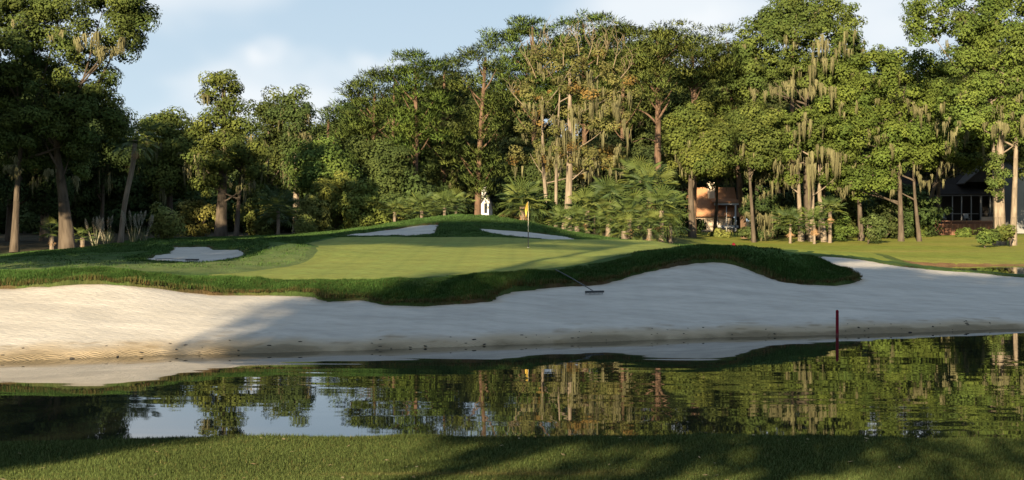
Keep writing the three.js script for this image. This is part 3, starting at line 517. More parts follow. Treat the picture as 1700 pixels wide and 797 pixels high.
// ---- right of centre
pine(1150, 58, 140, 50, 140, 'pine right of the thick tan trunk', { n: 16 });
pine(1205, 46, 230, 48, 146, 'tall pine beside the left shoulder of the great moss-hung oak', { n: 16, trunks: [[1236, 1208, 70, .32]] });
oak(1150, 180, 296, 62, 132, 'broad sunlit oak above the red-roofed house', { pal: PAL.oak, autoMoss: 14, n: 16 });
oak(1088, 240, 390, 40, 145, 'dark oak between the fan palms and the red-roofed house', { pal: PAL.deep, autoMoss: 16, n: 12 });
oak(1205, 205, 305, 44, 150, 'shaded oak with hanging moss over the red-roofed house', { pal: PAL.oakDark, autoMoss: 20, n: 12, trunks: [[1186, 1190, 240, .2]] });
tree('live_oak', 'great moss-draped live oak, the tallest crown right of the middle', {
  px: 1345, D: 142, pal: PAL.oak, clump: 1.0, trunks: [[1345, 1340, 120, .55], [1362, 1380, 200, .4]], autoMoss: 26,
  blobs: [[1340, 12, 40, 26], [1300, 30, 40, 26], [1385, 28, 36, 28], [1265, 62, 36, 26], [1320, 60, 45, 28], [1370, 65, 40, 28], [1410, 62, 26, 34], [1250, 95, 34, 24], [1300, 105, 42, 24], [1405, 100, 30, 24], [1235, 130, 34, 22], [1275, 138, 34, 18], [1335, 125, 36, 18], [1375, 130, 28, 20], [1250, 165, 24, 14]],
  moss: [[1350, 75, 16, 60, 40, 4], [1335, 105, 18, 60, 44, 4.5], [1365, 110, 20, 50, 40, 4.5], [1385, 85, 14, 50, 26, 4], [1262, 156, 26, 34, 80, 4], [1292, 148, 26, 38, 90, 4.2], [1322, 146, 24, 40, 90, 4.2], [1348, 150, 20, 46, 60, 4.2], [1365, 160, 12, 40, 26, 4], [1395, 55, 12, 40, 18, 4], [1300, 70, 14, 34, 16, 4]],
});
pine(1316, -30, 60, 42, 160, 'pine top showing above the great moss-draped live oak', { n: 8, pal: PAL.pineDark });
oak(1240, 180, 285, 56, 136, 'rounded green oak below the left limbs of the great live oak', { pal: PAL.oak, autoMoss: 14, n: 14, trunks: [[1252, 1240, 230, .22]] });
tree('oak_tree', 'shaggy tree curtained in moss in front of the blue-grey house', { px: 1245, D: 140, pal: PAL.deep, clump: .6, cover: 1.1, autoMoss: 50, trunks: [[1252, 1256, 260, .24]], blobs: [[1250, 270, 24, 24], [1274, 280, 22, 24], [1258, 310, 24, 26], [1264, 345, 22, 24], [1248, 350, 16, 24], [1266, 375, 18, 16]] });
tree('live_oak', 'moss-hung oak with several twisting limbs above the palmettos', {
  px: 1352, D: 138, pal: PAL.oak, clump: .8, autoMoss: 30, bark: M.palebark, trunks: [[1330, 1325, 240, .3], [1345, 1352, 250, .28], [1365, 1362, 230, .3]],
  blobs: [[1330, 205, 40, 18], [1300, 225, 34, 18], [1365, 215, 34, 20], [1285, 260, 30, 20], [1340, 250, 34, 16], [1390, 250, 28, 18], [1300, 295, 22, 14], [1385, 295, 24, 18]],
  moss: [[1325, 200, 14, 60, 50, 3], [1310, 215, 16, 50, 36, 3], [1345, 255, 16, 80, 60, 3], [1362, 250, 16, 80, 60, 3], [1330, 270, 12, 60, 30, 3], [1375, 260, 12, 60, 30, 3]],
  extraLimbs: [[[[1355, 300], [1335, 270], [1318, 278]], .12], [[[1362, 300], [1375, 270], [1392, 262]], .12]],
});
tree('live_oak', 'wide round-topped live oak covering the middle of the right-hand wood', {
  px: 1455, D: 140, pal: PAL.oak, clump: 1.0, autoMoss: 40, bark: M.bark, trunks: [[1430, 1430, 210, .3], [1494, 1490, 200, .3], [1522, 1515, 220, .22]],
  blobs: [[1455, 112, 44, 24], [1510, 108, 44, 24], [1405, 125, 34, 22], [1560, 130, 36, 26], [1380, 165, 36, 26], [1430, 160, 45, 28], [1490, 155, 48, 30], [1545, 170, 42, 30], [1365, 215, 32, 28], [1410, 215, 42, 30], [1465, 210, 46, 30], [1525, 215, 44, 30], [1575, 220, 36, 28], [1400, 262, 38, 26], [1450, 262, 40, 24], [1500, 262, 36, 22], [1420, 300, 34, 24], [1470, 300, 28, 18], [1550, 258, 34, 18], [1380, 300, 24, 20]],
  moss: [[1494, 175, 8, 34, 20, 4.5], [1512, 185, 10, 36, 26, 4.5], [1537, 205, 8, 34, 18, 4.5], [1545, 245, 12, 40, 26, 4], [1590, 225, 22, 46, 50, 4], [1530, 290, 26, 44, 50, 3], [1460, 240, 8, 34, 14, 4.5]],
});
tree('live_oak', 'towering ivy-trunked oak at the right edge with two pale trunks', {
  px: 1660, D: 128, pal: PAL.oak, clump: .9, autoMoss: 30, bark: M.palebark, trunks: [[1660, 1664, 110, .55], [1652, 1646, 150, .28], [1675, 1690, 120, .32]],
  blobs: [[1560, 20, 44, 34], [1620, 10, 48, 40], [1680, 15, 44, 40], [1730, 30, 44, 44], [1545, 55, 30, 22], [1600, 65, 46, 32], [1660, 70, 46, 34], [1710, 80, 40, 34], [1610, 115, 40, 28], [1660, 125, 42, 28], [1705, 140, 36, 30], [1595, 155, 36, 24], [1640, 170, 40, 24], [1690, 185, 36, 24], [1610, 200, 36, 20], [1655, 215, 30, 18], [1700, 225, 30, 18]],
  moss: [[1640, 205, 10, 50, 40, 3], [1625, 215, 14, 40, 30, 3], [1695, 215, 14, 40, 30, 3], [1560, 205, 14, 36, 20, 3], [1668, 195, 10, 40, 20, 3]],
});
tree('ivy', 'clump of green ivy climbing the pale trunk at the right edge', { px: 1652, D: 126.6, cat: 'ivy', pal: PAL.oak, clump: .4, cover: 1.5, leaf: .19, noLimbs: true, trunks: [[1652, 1654, 250, .05]], blobs: [[1655, 265, 16, 14, .2], [1650, 285, 16, 14, .2], [1662, 295, 14, 14, .2], [1652, 308, 15, 12, .2], [1658, 322, 9, 8, .2]] });
oak(1730, 120, 300, 60, 150, 'oak cut off by the right edge behind the ivy-trunked oak', { pal: PAL.oakDark, n: 12 });
oak(1600, 150, 290, 60, 160, 'moss-hung oak shading the roof of the screened-porch house', { pal: PAL.oakDark, n: 14, autoMoss: 16, trunks: [[1530, 1580, 220, .3]] });
oak(1560, 190, 300, 70, 166, 'dark oak over the roof of the screened-porch house', { pal: PAL.deep, n: 14, autoMoss: 10 });
oak(1420, 220, 380, 60, 172, 'dark oak in the gloom behind the round-topped live oak', { pal: PAL.deep, n: 12 });
oak(1300, 180, 330, 70, 178, 'dark oak behind the blue-grey house', { pal: PAL.deep, n: 14 });
oak(1480, 330, 400, 26, 158, 'small dark tree left of the reddish fence', { pal: PAL.deep, n: 6 });
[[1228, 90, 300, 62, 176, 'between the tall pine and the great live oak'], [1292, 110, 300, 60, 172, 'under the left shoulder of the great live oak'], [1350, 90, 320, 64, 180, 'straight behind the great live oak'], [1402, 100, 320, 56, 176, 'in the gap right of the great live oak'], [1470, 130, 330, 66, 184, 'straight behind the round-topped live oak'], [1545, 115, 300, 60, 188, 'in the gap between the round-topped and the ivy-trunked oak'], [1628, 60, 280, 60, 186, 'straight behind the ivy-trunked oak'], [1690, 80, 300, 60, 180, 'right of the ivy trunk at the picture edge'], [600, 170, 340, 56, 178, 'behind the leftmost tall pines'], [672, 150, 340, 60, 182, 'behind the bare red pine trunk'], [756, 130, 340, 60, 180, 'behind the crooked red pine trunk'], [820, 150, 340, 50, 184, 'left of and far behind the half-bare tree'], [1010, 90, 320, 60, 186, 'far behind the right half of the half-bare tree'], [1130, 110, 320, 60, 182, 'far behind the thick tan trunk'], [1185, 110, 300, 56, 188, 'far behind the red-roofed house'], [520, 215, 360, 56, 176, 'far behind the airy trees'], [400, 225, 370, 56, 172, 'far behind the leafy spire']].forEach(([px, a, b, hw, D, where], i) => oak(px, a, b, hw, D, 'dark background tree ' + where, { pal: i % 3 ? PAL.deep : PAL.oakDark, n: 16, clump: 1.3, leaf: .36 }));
// ---- low bushes along the wood edge
shrub(272, 342, 402, 34, 90, 'round yellow-green bush behind the small left bunker');
shrub(330, 330, 398, 32, 104, 'tall sunlit bush between the round bush and the spire trunk');
shrub(425, 320, 398, 34, 106, 'sunlit bush right of the two spire trunks', { pal: PAL.bush });
shrub(520, 330, 395, 28, 104, 'olive bush right of the dark palmetto');
shrub(556, 290, 395, 40, 108, 'tall light-green bush left of the mound', { pal: PAL.oakLight, clump: .7 });
shrub(605, 300, 392, 38, 106, 'brightest yellow-green bush at the left foot of the mound', { pal: PAL.oakLight });
shrub(505, 360, 396, 22, 98, 'low bush at the left end of the mound');
shrub(650, 335, 380, 26, 108, 'bush beside the left palmettos on the mound');
shrub(905, 335, 388, 26, 100, 'dark bush right of the single palm', { pal: PAL.oakDark });
shrub(842, 356, 385, 15, 99, 'reddish-brown bush left of the single palm trunk', { pal: [[.07, .04, .02], [.06, .06, .02]] });
shrub(1150, 362, 388, 16, 150, 'dark bush below the orange roof', { pal: PAL.deep });
shrub(1192, 382, 400, 26, 146, 'low yellow-green bush on the fairway before the white porch');
shrub(1245, 380, 396, 20, 140, 'low dark bush at the foot of the moss-curtained tree', { pal: PAL.oakDark });
shrub(1440, 355, 398, 34, 132, 'dense dark bush right of the palmettos', { pal: PAL.oakDark });
shrub(1395, 360, 396, 22, 138, 'mid-green bush between the palmettos and the dense dark bush', { pal: PAL.oak });
shrub(1680, 376, 398, 30, 124, 'low green bush at the foot of the pale trunks', { pal: PAL.oak });
shrub(1472, 318, 397, 26, 146, 'tall dark bush between the two brown trunks right of the round-topped oak', { pal: PAL.deep, n: 10, autoMoss: 3 });
shrub(1408, 312, 394, 24, 148, 'tall dark bush left of the brown trunks under the round-topped oak', { pal: PAL.oakDark, n: 9 });
shrub(1290, 326, 394, 24, 147, 'tall leafy bush at the left of the palmettos before the blue-grey house', { pal: PAL.oakDark, n: 9, autoMoss: 4 });
shrub(1508, 330, 394, 18, 154, 'tall dark bush at the left end of the reddish fence', { pal: PAL.deep, n: 9 });
shrub(1637, 386, 398, 14, 122, 'small tuft of bush left of the pale trunks', { pal: PAL.oak });
shrub(1530, 378, 393, 13, 152, 'straggly bush before the left end of the reddish fence', { pal: PAL.oak });
shrub(1600, 381, 393, 14, 152, 'straggly bush before the middle of the reddish fence', { pal: PAL.oak });
shrub(1500, 370, 394, 16, 148, 'bush beside the left post of the reddish fence', { pal: PAL.oakDark });
shrub(1540, 340, 372, 16, 163, 'dark bush growing by the screened porch', { pal: PAL.deep });
shrub(1120, 345, 396, 30, 120, 'dark bush tucked behind the right side of the fan palms', { pal: PAL.oakDark });
// ---- wood behind everything
{
  const src = oakBlobs(9, 0, 0, 100, 60, 12).map(([x, y, rx, ry]) => [x * .13, (100 - y) * .16 + 2, 0, rx * .14, ry * .15, rx * .13]);
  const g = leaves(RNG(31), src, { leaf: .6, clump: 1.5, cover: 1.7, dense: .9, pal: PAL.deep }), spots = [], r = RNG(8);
  for (let i = 0; i < 130; i++) { const D = 205 + 60 * r(), u = -500 + 2700 * (i + r()) / 130; spots.push([(u - 850) / F * D, D, .62 + .3 * r()]); }
  for (let i = 0; i < 30; i++) { const u = i / 30; spots.push([-75 - 40 * r(), 80 + 130 * u, .8 + .2 * r()]); spots.push([105 + 30 * r(), 120 + 90 * u, .8 + .2 * r()]); }
  const m = lit(new THREE.InstancedMesh(g, M.leaf, spots.length)), o = new THREE.Object3D();
  spots.forEach(([X, D, s], i) => { o.position.set(X, 1.2, -D); o.rotation.y = r() * 6.28; o.scale.set(s, s, s); o.updateMatrix(); m.setMatrixAt(i, o.matrix); });
  m.name = 'woodland'; scene.add(m); tag(m, 'dark distant woodland closing the gaps behind the trees', 'woodland', null, 'stuff');
}

{
  const src = oakBlobs(21, 0, 0, 100, 60, 8).map(([x, y, rx, ry]) => [x * .045, (100 - y) * .042, (x % 9) * .1, rx * .055, ry * .05, rx * .05]);
  const g = leaves(RNG(32), src, { leaf: .26, clump: .8, cover: 2, dense: .9, pal: PAL.deep }), spots = [], r = RNG(18);
  for (let i = 0; i < 150; i++) { const u = -60 + 1180 * (i + r()) / 150, D = 120 + 45 * r(); if (u > 740 && u < 900 && D < 146) continue; spots.push([(u - 850) / F * D, D, .7 + .6 * r()]); }
  for (let i = 0; i < 70; i++) { const u = 1270 + 250 * (i + r()) / 70, D = 150 + 16 * r(); if (u > 1262 && u < 1312 && r() < .75) continue; spots.push([(u - 850) / F * D, D, .7 + .7 * r()]); }
  const m = lit(new THREE.InstancedMesh(g, M.leaf, spots.length)), o = new THREE.Object3D();
  spots.forEach(([X, D, s], i) => { o.position.set(X, groundHeight(X, D) - .2, -D); o.rotation.y = r() * 6.28; o.scale.set(s, s, s); o.updateMatrix(); m.setMatrixAt(i, o.matrix); });
  m.name = 'undergrowth'; scene.add(m); tag(m, 'dark tangled undergrowth between the trunks along the wood edge', 'undergrowth', null, 'stuff');
}
// ---------------------------------------------------------------- palms
function fanFrond(seed, petiole, len, spread, droop, n = 17) {   // one fan leaf with its stalk, growing along +y then folding outward (+z)
  const r = RNG(seed), T = new Tris(), w = .012, k = [1, 1, 1];
  const hub = [0, petiole * .92, petiole * .38], nn = [0, .5, .85];
  T.tri([-w * 1.6, 0, 0], [w * 1.6, 0, 0], hub, nn, k); T.tri([0, 0, -w], [0, 0, w], hub, [1, 0, 0], k);
  for (let i = 0; i < n; i++) {
    const a = (i / (n - 1) - .5) * spread, l = len * (.78 + .22 * Math.cos(a * .8)) * (.9 + .2 * r()), d = unit([Math.sin(a), Math.cos(a) * .72, Math.cos(a) * .45 + .12]), s = unit(cross(d, [0, .5, .85])), ww = len * .03;
    const m = [hub[0] + d[0] * l * .6, hub[1] + d[1] * l * .6, hub[2] + d[2] * l * .6], t = [hub[0] + d[0] * l, hub[1] + d[1] * l - droop * l, hub[2] + d[2] * l];
    const n1 = unit(cross(s, d));
    T.tri(hub, [m[0] + s[0] * ww, m[1] + s[1] * ww, m[2] + s[2] * ww], [m[0] - s[0] * ww, m[1] - s[1] * ww, m[2] - s[2] * ww], n1, k);
    T.tri([m[0] - s[0] * ww, m[1] - s[1] * ww, m[2] - s[2] * ww], [m[0] + s[0] * ww, m[1] + s[1] * ww, m[2] + s[2] * ww], t, n1, k);
  }
  return T.build();
}
const fronds = [fanFrond(1, .95, .85, 3.6, .10), fanFrond(2, .85, .95, 3.9, .22), fanFrond(3, 1.05, .8, 3.3, .05), fanFrond(4, .9, .9, 4.2, .3)];
const deadFrond = fanFrond(6, .6, .75, 1.6, .25, 9);
const frondMats = [M.frond, M.frond2, M.frond3, M.frond];
// crown of fronds about [x, y, z], fronds up to R metres long
function frondCrown(r, t, [x, y, z], R, n, low = -.35, dead = 0) {
  for (let i = 0; i < n; i++) {
    const f = mesh('frond', fronds[i % 4], frondMats[Math.floor(r() * 4)], t), el = mix(1.35, low, Math.pow((i + .5) / n, .85)), s = R / 1.75 * (.82 + .3 * r());
    f.position.set(x, y, z); f.rotation.order = 'YXZ'; f.rotation.set(Math.PI / 2 - el - .38 + (r() - .5) * .2, i * 2.4 + (r() - .5) * .5, (r() - .5) * .4); f.scale.setScalar(s);
  }
  for (let i = 0; i < dead; i++) { const f = mesh('dead_frond', deadFrond, M.dead, t); f.position.set(x, y - .1, z); f.rotation.order = 'YXZ'; f.rotation.set(2.3 + r() * .45, i * 2.4 + r(), 0); f.scale.setScalar(R / 1.9 * (.7 + .4 * r())); }
}
function palm(label, px, D, topRow, R, n, o = {}) {
  const r = RNG(px * 13 + topRow), X = (px - 850) / F * D, y0 = groundHeight(X, D) - .05, H = EYE - (topRow - HY) * D / F - y0, dx = (o.lean ?? 0) * D / F, t = thing(o.name ?? 'palm_tree', label, o.cat ?? 'palm', [X, y0, D], o.group);
  mesh('trunk', tube([[0, 0, 0], [dx * .3, H * .4, 0], [dx * .85, H * .75, 0], [dx, H, 0]], o.R ?? .17, (o.R ?? .17) * .9, 9, .25, px), o.bark ?? M.palmbark, t);
  if (o.boots) { const g = new THREE.ConeGeometry(.07, .42, 4); for (let i = 0; i < o.boots; i++) { const b = mesh('boot', g, i % 3 ? M.boot : M.dead, t), a = i * 2.4, q = mix(H * .12, H * .95, i / o.boots); b.position.set(Math.cos(a) * .2, q, Math.sin(a) * .2); b.rotation.order = 'YXZ'; b.rotation.set(.55, Math.PI / 2 - a, 0); } }
  frondCrown(r, t, [dx, H, 0], R, n, o.low ?? -.45, o.dead ?? 0);
  return t;
}
palm('tall slender palm with a curved pale trunk in the left shade', 200, 86, 232, 1.9, 34, { lean: 24, low: -.9, R: .17, bark: M.palebark, dead: 6 });
palm('single fan palm with a booted pinkish trunk right behind the flag', 868, 97, 340, 2.35, 44, { boots: 26, low: -.55, R: .2, dead: 3 });
[[975, 92, 350, 2.1, 34, 'fan palm at the left of the big clump behind the green'], [1012, 94, 335, 2.3, 38, 'fan palm second from the left in the big clump behind the green'], [1078, 93, 318, 2.5, 44, 'tallest fan palm in the middle of the big clump behind the green'], [1045, 89, 362, 2.1, 34, 'low fan palm at the front of the big clump behind the green'], [1098, 90, 350, 2.2, 36, 'fan palm at the right of the big clump behind the green'], [1062, 96, 300, 2.2, 34, 'fan palm rising at the back of the big clump'], [1010, 90, 372, 1.7, 26, 'small low fan palm at the left foot of the big clump'], [1112, 92, 372, 1.6, 24, 'small low fan palm at the right foot of the big clump'], [958, 90, 376, 1.6, 26, 'small low fan palm at the far left foot of the big clump'], [1078, 88, 380, 1.6, 26, 'small low fan palm at the front right foot of the big clump'], [1036, 87, 384, 1.4, 24, 'smallest low fan palm at the very front of the big clump']].forEach(([px, D, row, R, n, label]) => palm(label, px, D, row, R, n, { low: -.95, dead: 5, R: .19 }));
const pal2 = (label, px, D, row, R, n, o) => palm(label, px, D, row, R, n, { name: 'palmetto', cat: 'palmetto', low: -.25, R: .14, ...o });
pal2('dark bushy palmetto left of the mound', 462, 100, 350, 2.1, 40, { low: -.6 });
pal2('palmetto at the left end of the row on the mound', 655, 106, 352, 1.7, 26);
pal2('palmetto with spiky fronds second in the row on the mound', 700, 105, 350, 1.8, 28);
pal2('sunlit palmetto in the middle of the row on the mound', 738, 104, 345, 1.8, 30);
pal2('palmetto at the right end of the row on the mound', 757, 107, 342, 1.7, 26);
pal2('small palmetto right of the single fan palm', 898, 99, 372, 1.3, 20);
pal2('spiky palmetto at the left foot of the big palm clump', 935, 96, 370, 1.7, 26);
pal2('palmetto left of the twisting mossy limbs', 1312, 134, 372, 2.3, 30, { dead: 4 });
pal2('palmetto with a brown skirt under the twisting limbs', 1352, 132, 370, 2.0, 26, { dead: 12 });
pal2('palmetto with a tan skirt right of the twisting limbs', 1378, 134, 350, 2.0, 26, { dead: 16, R: .2 });
pal2('small palmetto with a lit dead frond beside the leaning oak', 137, 78, 395, .9, 14, { dead: 4 });
pal2('stubby shaded palmetto left of the leaning oak trunk', 86, 79, 388, 1.1, 16, { dead: 8 });
// ---- pampas grass
{
  const r = RNG(91), blade = (() => { const T = new Tris(); for (let i = 0; i < 60; i++) { const a = r() * 6.283, l = .7 + .6 * r(), q = .25 + .5 * r(), w = .018, c = [.8 + .4 * r(), .9, .8]; T.tri([-Math.sin(a) * w, 0, Math.cos(a) * w], [Math.sin(a) * w, 0, -Math.cos(a) * w], [Math.cos(a) * q, l, Math.sin(a) * q], unit([Math.cos(a), .4, Math.sin(a) + .3]), mulc([.09, .11, .06], c[0])); } return T.build(); })();
  const plume = (() => { const T = new Tris(); for (let i = 0; i < 36; i++) { const a = r() * 6.283, y = .1 + .55 * i / 36, q = .11 * Math.sin(Math.PI * (.15 + .8 * i / 36)); T.tri([0, y, 0], [Math.cos(a) * .03, y + .03, Math.sin(a) * .03], [Math.cos(a) * q, y + .16, Math.sin(a) * q], unit([Math.cos(a), .5, Math.sin(a)]), [1, 1, 1]); } T.tri([-.01, -.7, 0], [.01, -.7, 0], [0, .2, 0], [0, 0, 1], [1, 1, 1]); return T.build(); })();
  [[158, 80, 1.1, 'pampas grass clump just right of the leaning oak trunk'], [178, 81, 1.2, 'pampas grass clump left of the slender palm trunk'], [222, 83, 1.3, 'grey pampas grass clump right of the slender palm trunk'], [238, 84, 1.1, 'pampas grass clump nearest the small left bunker']].forEach(([px, D, s, label]) => {
    const X = (px - 850) / F * D, t = thing('pampas_grass', label, 'ornamental grass', [X, groundHeight(X, D), D]); t.scale.setScalar(s);
    mesh('leaf_tuft', blade, M.leaf, t);
    for (let i = 0; i < 9; i++) { const p = mesh('plume', plume, M.plume, t), a = r() * 6.28; p.position.set(Math.cos(a) * .35, .75 + .25 * r(), Math.sin(a) * .35); p.rotation.set(Math.sin(a) * .3, 0, -Math.cos(a) * .3); }
  });
}

// ---------------------------------------------------------------- houses
const box = (w, h, d, x, y, z) => { const g = new THREE.BoxGeometry(w, h, d); g.translate(x, y, z); return g; };
function gable(w, d, rise, thick, over = .4) {             // ridge along z, span w along x, foot at y 0
  const s = new THREE.Shape(); s.moveTo(-w / 2 - over, -over * rise / (w / 2)); s.lineTo(0, rise); s.lineTo(w / 2 + over, -over * rise / (w / 2)); s.lineTo(w / 2 + over, -over * rise / (w / 2) + thick); s.lineTo(0, rise + thick); s.lineTo(-w / 2 - over, -over * rise / (w / 2) + thick); s.closePath();
  const g = new THREE.ExtrudeGeometry(s, { depth: d + over * 2, bevelEnabled: false }); g.translate(0, 0, -d / 2 - over); return g;
}
function pediment(w, rise, d) { const s = new THREE.Shape(); s.moveTo(-w / 2, 0); s.lineTo(0, rise); s.lineTo(w / 2, 0); s.closePath(); const g = new THREE.ExtrudeGeometry(s, { depth: d, bevelEnabled: false }); return g; }
function window_(t, x, y, z, w, h, frame = M.white) { const f = mesh('window', mergeGeometries([box(w + .16, .08, .1, 0, h / 2 + .04, 0), box(w + .16, .08, .1, 0, -h / 2 - .04, 0), box(.08, h, .1, -w / 2 - .04, 0, 0), box(.08, h, .1, w / 2 + .04, 0, 0), box(.05, h, .06, 0, 0, 0)]), frame, t); f.position.set(x, y, z); mesh('pane', box(w, h, .03, 0, 0, -.02), M.glass, f); }
const place = (px, D) => { const X = (px - 850) / F * D; return [X, groundHeight(X, D), D]; };
{ // red-roofed house with a white screened porch
  const D = 174, t = thing('house', 'cream house with a rust-orange roof and a white screened porch at the fairway edge', 'house', place(1178, D));
  const k = D / F, y = (row) => EYE - (row - HY) * k - t.position.y, x = (px) => (px - 1178) * k;
  mesh('wall', box(9, y(355) + .2, 7, x(1160), (y(355) + .2) / 2 - .1, -4.2), M.cream, t);
  const rf = mesh('roof', gable(7.4, 9.5, y(312) - y(355), .18), M.roofRed, t); rf.rotation.y = Math.PI / 2; rf.position.set(x(1163), y(355), -4.2);
  const po = mesh('porch', mergeGeometries([box(3.1, .3, .2, x(1206), y(378) + .15, 0), box(.2, y(340), .2, x(1190), y(340) / 2, 0), box(.2, y(336), .2, x(1221), y(336) / 2, 0), box(.1, y(342), .1, x(1206), y(342) / 2, 0), box(3.2, .35, .25, x(1206), y(338), 0), box(.16, .12, 3.4, x(1190), y(340), -1.7), box(.16, .12, 3.4, x(1221), y(340), -1.7)]), M.white, t);
  mesh('screen', box(3.0, y(346) - y(374), .03, x(1206), (y(346) + y(374)) / 2 + 1e-3, -3.3), M.screen, po);
  mesh('porch_roof', (() => { const g = box(3.9, .16, 4, 0, 0, 0); g.rotateX(.16); g.translate(x(1207), y(332), -1.7); return g; })(), M.roofRed, t);
  mesh('porch_wall', box(3.2, y(338) - y(352), .12, x(1206), (y(338) + y(352)) / 2, -3.2), M.cream, t);
  mesh('chimney', box(.9, 3, .9, x(1186), y(320), -3), M.cream, t);
}
{ // blue-grey house
  const D = 182, t = thing('house', 'blue-grey two-storey house half hidden behind the mossy limbs', 'house', place(1300, D)), k = D / F, y = (row) => EYE - (row - HY) * k - t.position.y, x = (px) => (px - 1300) * k;
  mesh('wall', box(6.2, y(290), 7, x(1318), y(290) / 2, -3.6), M.wallBlue, t);
  const rf = mesh('roof', gable(6.2, 7, 2.2, .15), M.roofDark, t); rf.position.set(x(1318), y(290), -3.6);
  const an = mesh('annex', mergeGeometries([box(2.6, y(342), 2.5, 0, y(342) / 2, 0), (() => { const g = pediment(2.6, 1.1, 2.5); g.translate(0, y(342), -1.25); return g; })()].map((g) => g.toNonIndexed ? (g.index ? g.toNonIndexed() : g) : g)), M.wallPale, t); an.position.set(x(1288), 0, 1.3);
  const ar = mesh('annex_roof', gable(2.6, 2.6, 1.1, .1, .25), M.roofGrey, t); ar.position.set(x(1288), y(342) + .01, 1.3);
  window_(t, x(1293), y(350), 2.6, .7, .9); window_(t, x(1293), y(306), .02, .9, 1.1); window_(t, x(1330), y(310), .02, .9, 1.1);
  mesh('downpipe', box(.1, y(295), .1, x(1309), y(295) / 2, .06), M.wallPale, t);
}
{ // dark house with screened porch and deck
  const D = 176, t = thing('house', 'dark shaded house with sloping roofs and a long screened porch on the right', 'house', place(1590, D)), k = D / F, y = (row) => EYE - (row - HY) * k - t.position.y, x = (px) => (px - 1590) * k;
  mesh('wall', box(13, y(300), 8, x(1595), y(300) / 2, -6.2), M.wallDark, t);
  const r1 = mesh('roof', gable(9, 14.5, y(242) - y(305), .2), M.roofDark, t); r1.rotation.y = Math.PI / 2; r1.position.set(x(1595), y(303), -6.2);
  mesh('porch_roof', (() => { const g = box(9.6, .14, 4.4, 0, 0, 0); g.rotateX(.42); g.translate(x(1612), y(312), -.4); return g; })(), M.roofDark, t);
  const g2 = mesh('dormer_roof', gable(5, 4, 2.1, .14), M.roofGrey, t); g2.position.set(x(1630), y(302), -.9);
  mesh('dormer_wall', (() => { const g = pediment(5, 2.1, .1); g.translate(x(1630), y(302) - .02, .9); return g; })(), M.wallDark, t);
  mesh('fascia', mergeGeometries([box(10.6, .18, .1, x(1603), y(325), 1.62), box(3, .16, .1, x(1555), y(306), -2)]), M.roofGrey, t);
  [1542, 1575, 1590, 1606, 1622, 1637, 1650].forEach((px, i) => mesh('post', box(i === 4 ? .26 : .13, y(325), .13, x(px), y(325) / 2, 1.5), M.wallPale, t));
  mesh('porch_floor', box(10.8, y(366), 3.2, x(1596), y(366) / 2, .1), M.wallDark, t);
  mesh('parapet', box(2.6, y(360) - y(370), .1, x(1638), (y(360) + y(370)) / 2, 1.66), M.cream, t);
  mesh('rail', mergeGeometries([box(4.4, .08, .06, x(1590), y(355), 1.62), box(2.6, .08, .06, x(1638), y(355), 1.66)]), M.wallPale, t);
  window_(t, x(1560), y(318), -2.18, 1.2, .8, M.roofGrey);
}
{ // two patio chairs on the deck before the porch
  const D = 170.5, mk = (px, label) => { const [X, y, d] = place(px, D), g = thing('patio_chair', label, 'chair', [X, EYE - (367.5 - HY) * D / F, d]); mesh('seat', box(.62, .08, .55, 0, .42, 0), M.wallPale, g); mesh('backrest', (() => { const b = box(.62, .6, .06, 0, .3, 0); b.rotateX(-.2); b.translate(0, .42, -.26); return b; })(), M.wallPale, g); for (const sx of [-.28, .28]) { for (const sz of [-.24, .24]) mesh('leg', box(.05, .4, .05, sx, .2, sz), M.wallPale, g); mesh('armrest', box(.06, .05, .5, sx, .64, .02), M.wallPale, g); } return g; };
  mk(1566, 'left of the two pale patio chairs behind the reddish fence'); mk(1605, 'right of the two pale patio chairs, nearer the light porch post');
  const [X, y] = place(1585, 170.5), g = thing('deck', 'low timber deck between the reddish fence and the screened porch', 'deck', [X, y - .3, 170]); const top = EYE - (367.5 - HY) * D / F - (y - .3); for (let i = 0; i < 9; i++) mesh('board', box(9.6, .05, .2, 0, top - .03, -1.9 + i * .215 + 1), i % 2 ? M.fence : M.fence2, g); mesh('skirt', box(9.5, top - .06, .08, 0, top / 2 - .03, .95), M.fence, g);
}
{ // reddish fence: rails, posts, boards
  const D = 160, t = thing('fence', 'low reddish-brown board fence in front of the screened-porch house', 'fence', place(1580, D)), k = D / F, w = 148 * k, h = EYE - (366 - HY) * k - t.position.y, r = RNG(66), g = box(.2, h * .78, .03, 0, h * .37, 0);
  for (let i = 0; i < 7; i++) mesh('post', box(.14, h, .14, -w / 2 + w * i / 6, h / 2 - .02, -.1), M.fence, t);
  for (const q of [.96, .55]) mesh('rail', box(w, .1, .06, 0, h * q, -.05), M.fence2, t);
  const nb = 48; for (let i = 0; i < nb; i++) { const b = mesh('board', g, i % 3 ? M.fence : M.fence2, t); b.position.set(-w / 2 + w * (i + .5) / nb, (r() - .5) * .06, 0); }
}
{ // pale house at the right edge
  const D = 168, t = thing('house', 'pale grey house wall at the very right edge behind the trunks', 'house', place(1735, D)), k = D / F, y = (row) => EYE - (row - HY) * k - t.position.y;
  mesh('wall', box(8, y(262), 9, 0, y(262) / 2, -4.5), M.wallPale, t);
  const rf = mesh('roof', gable(8, 9, 3, .2), M.roofDark, t); rf.position.set(0, y(262), -4.5); window_(t, -2, y(330), .02, 1.1, 1.5, M.roofGrey);
}
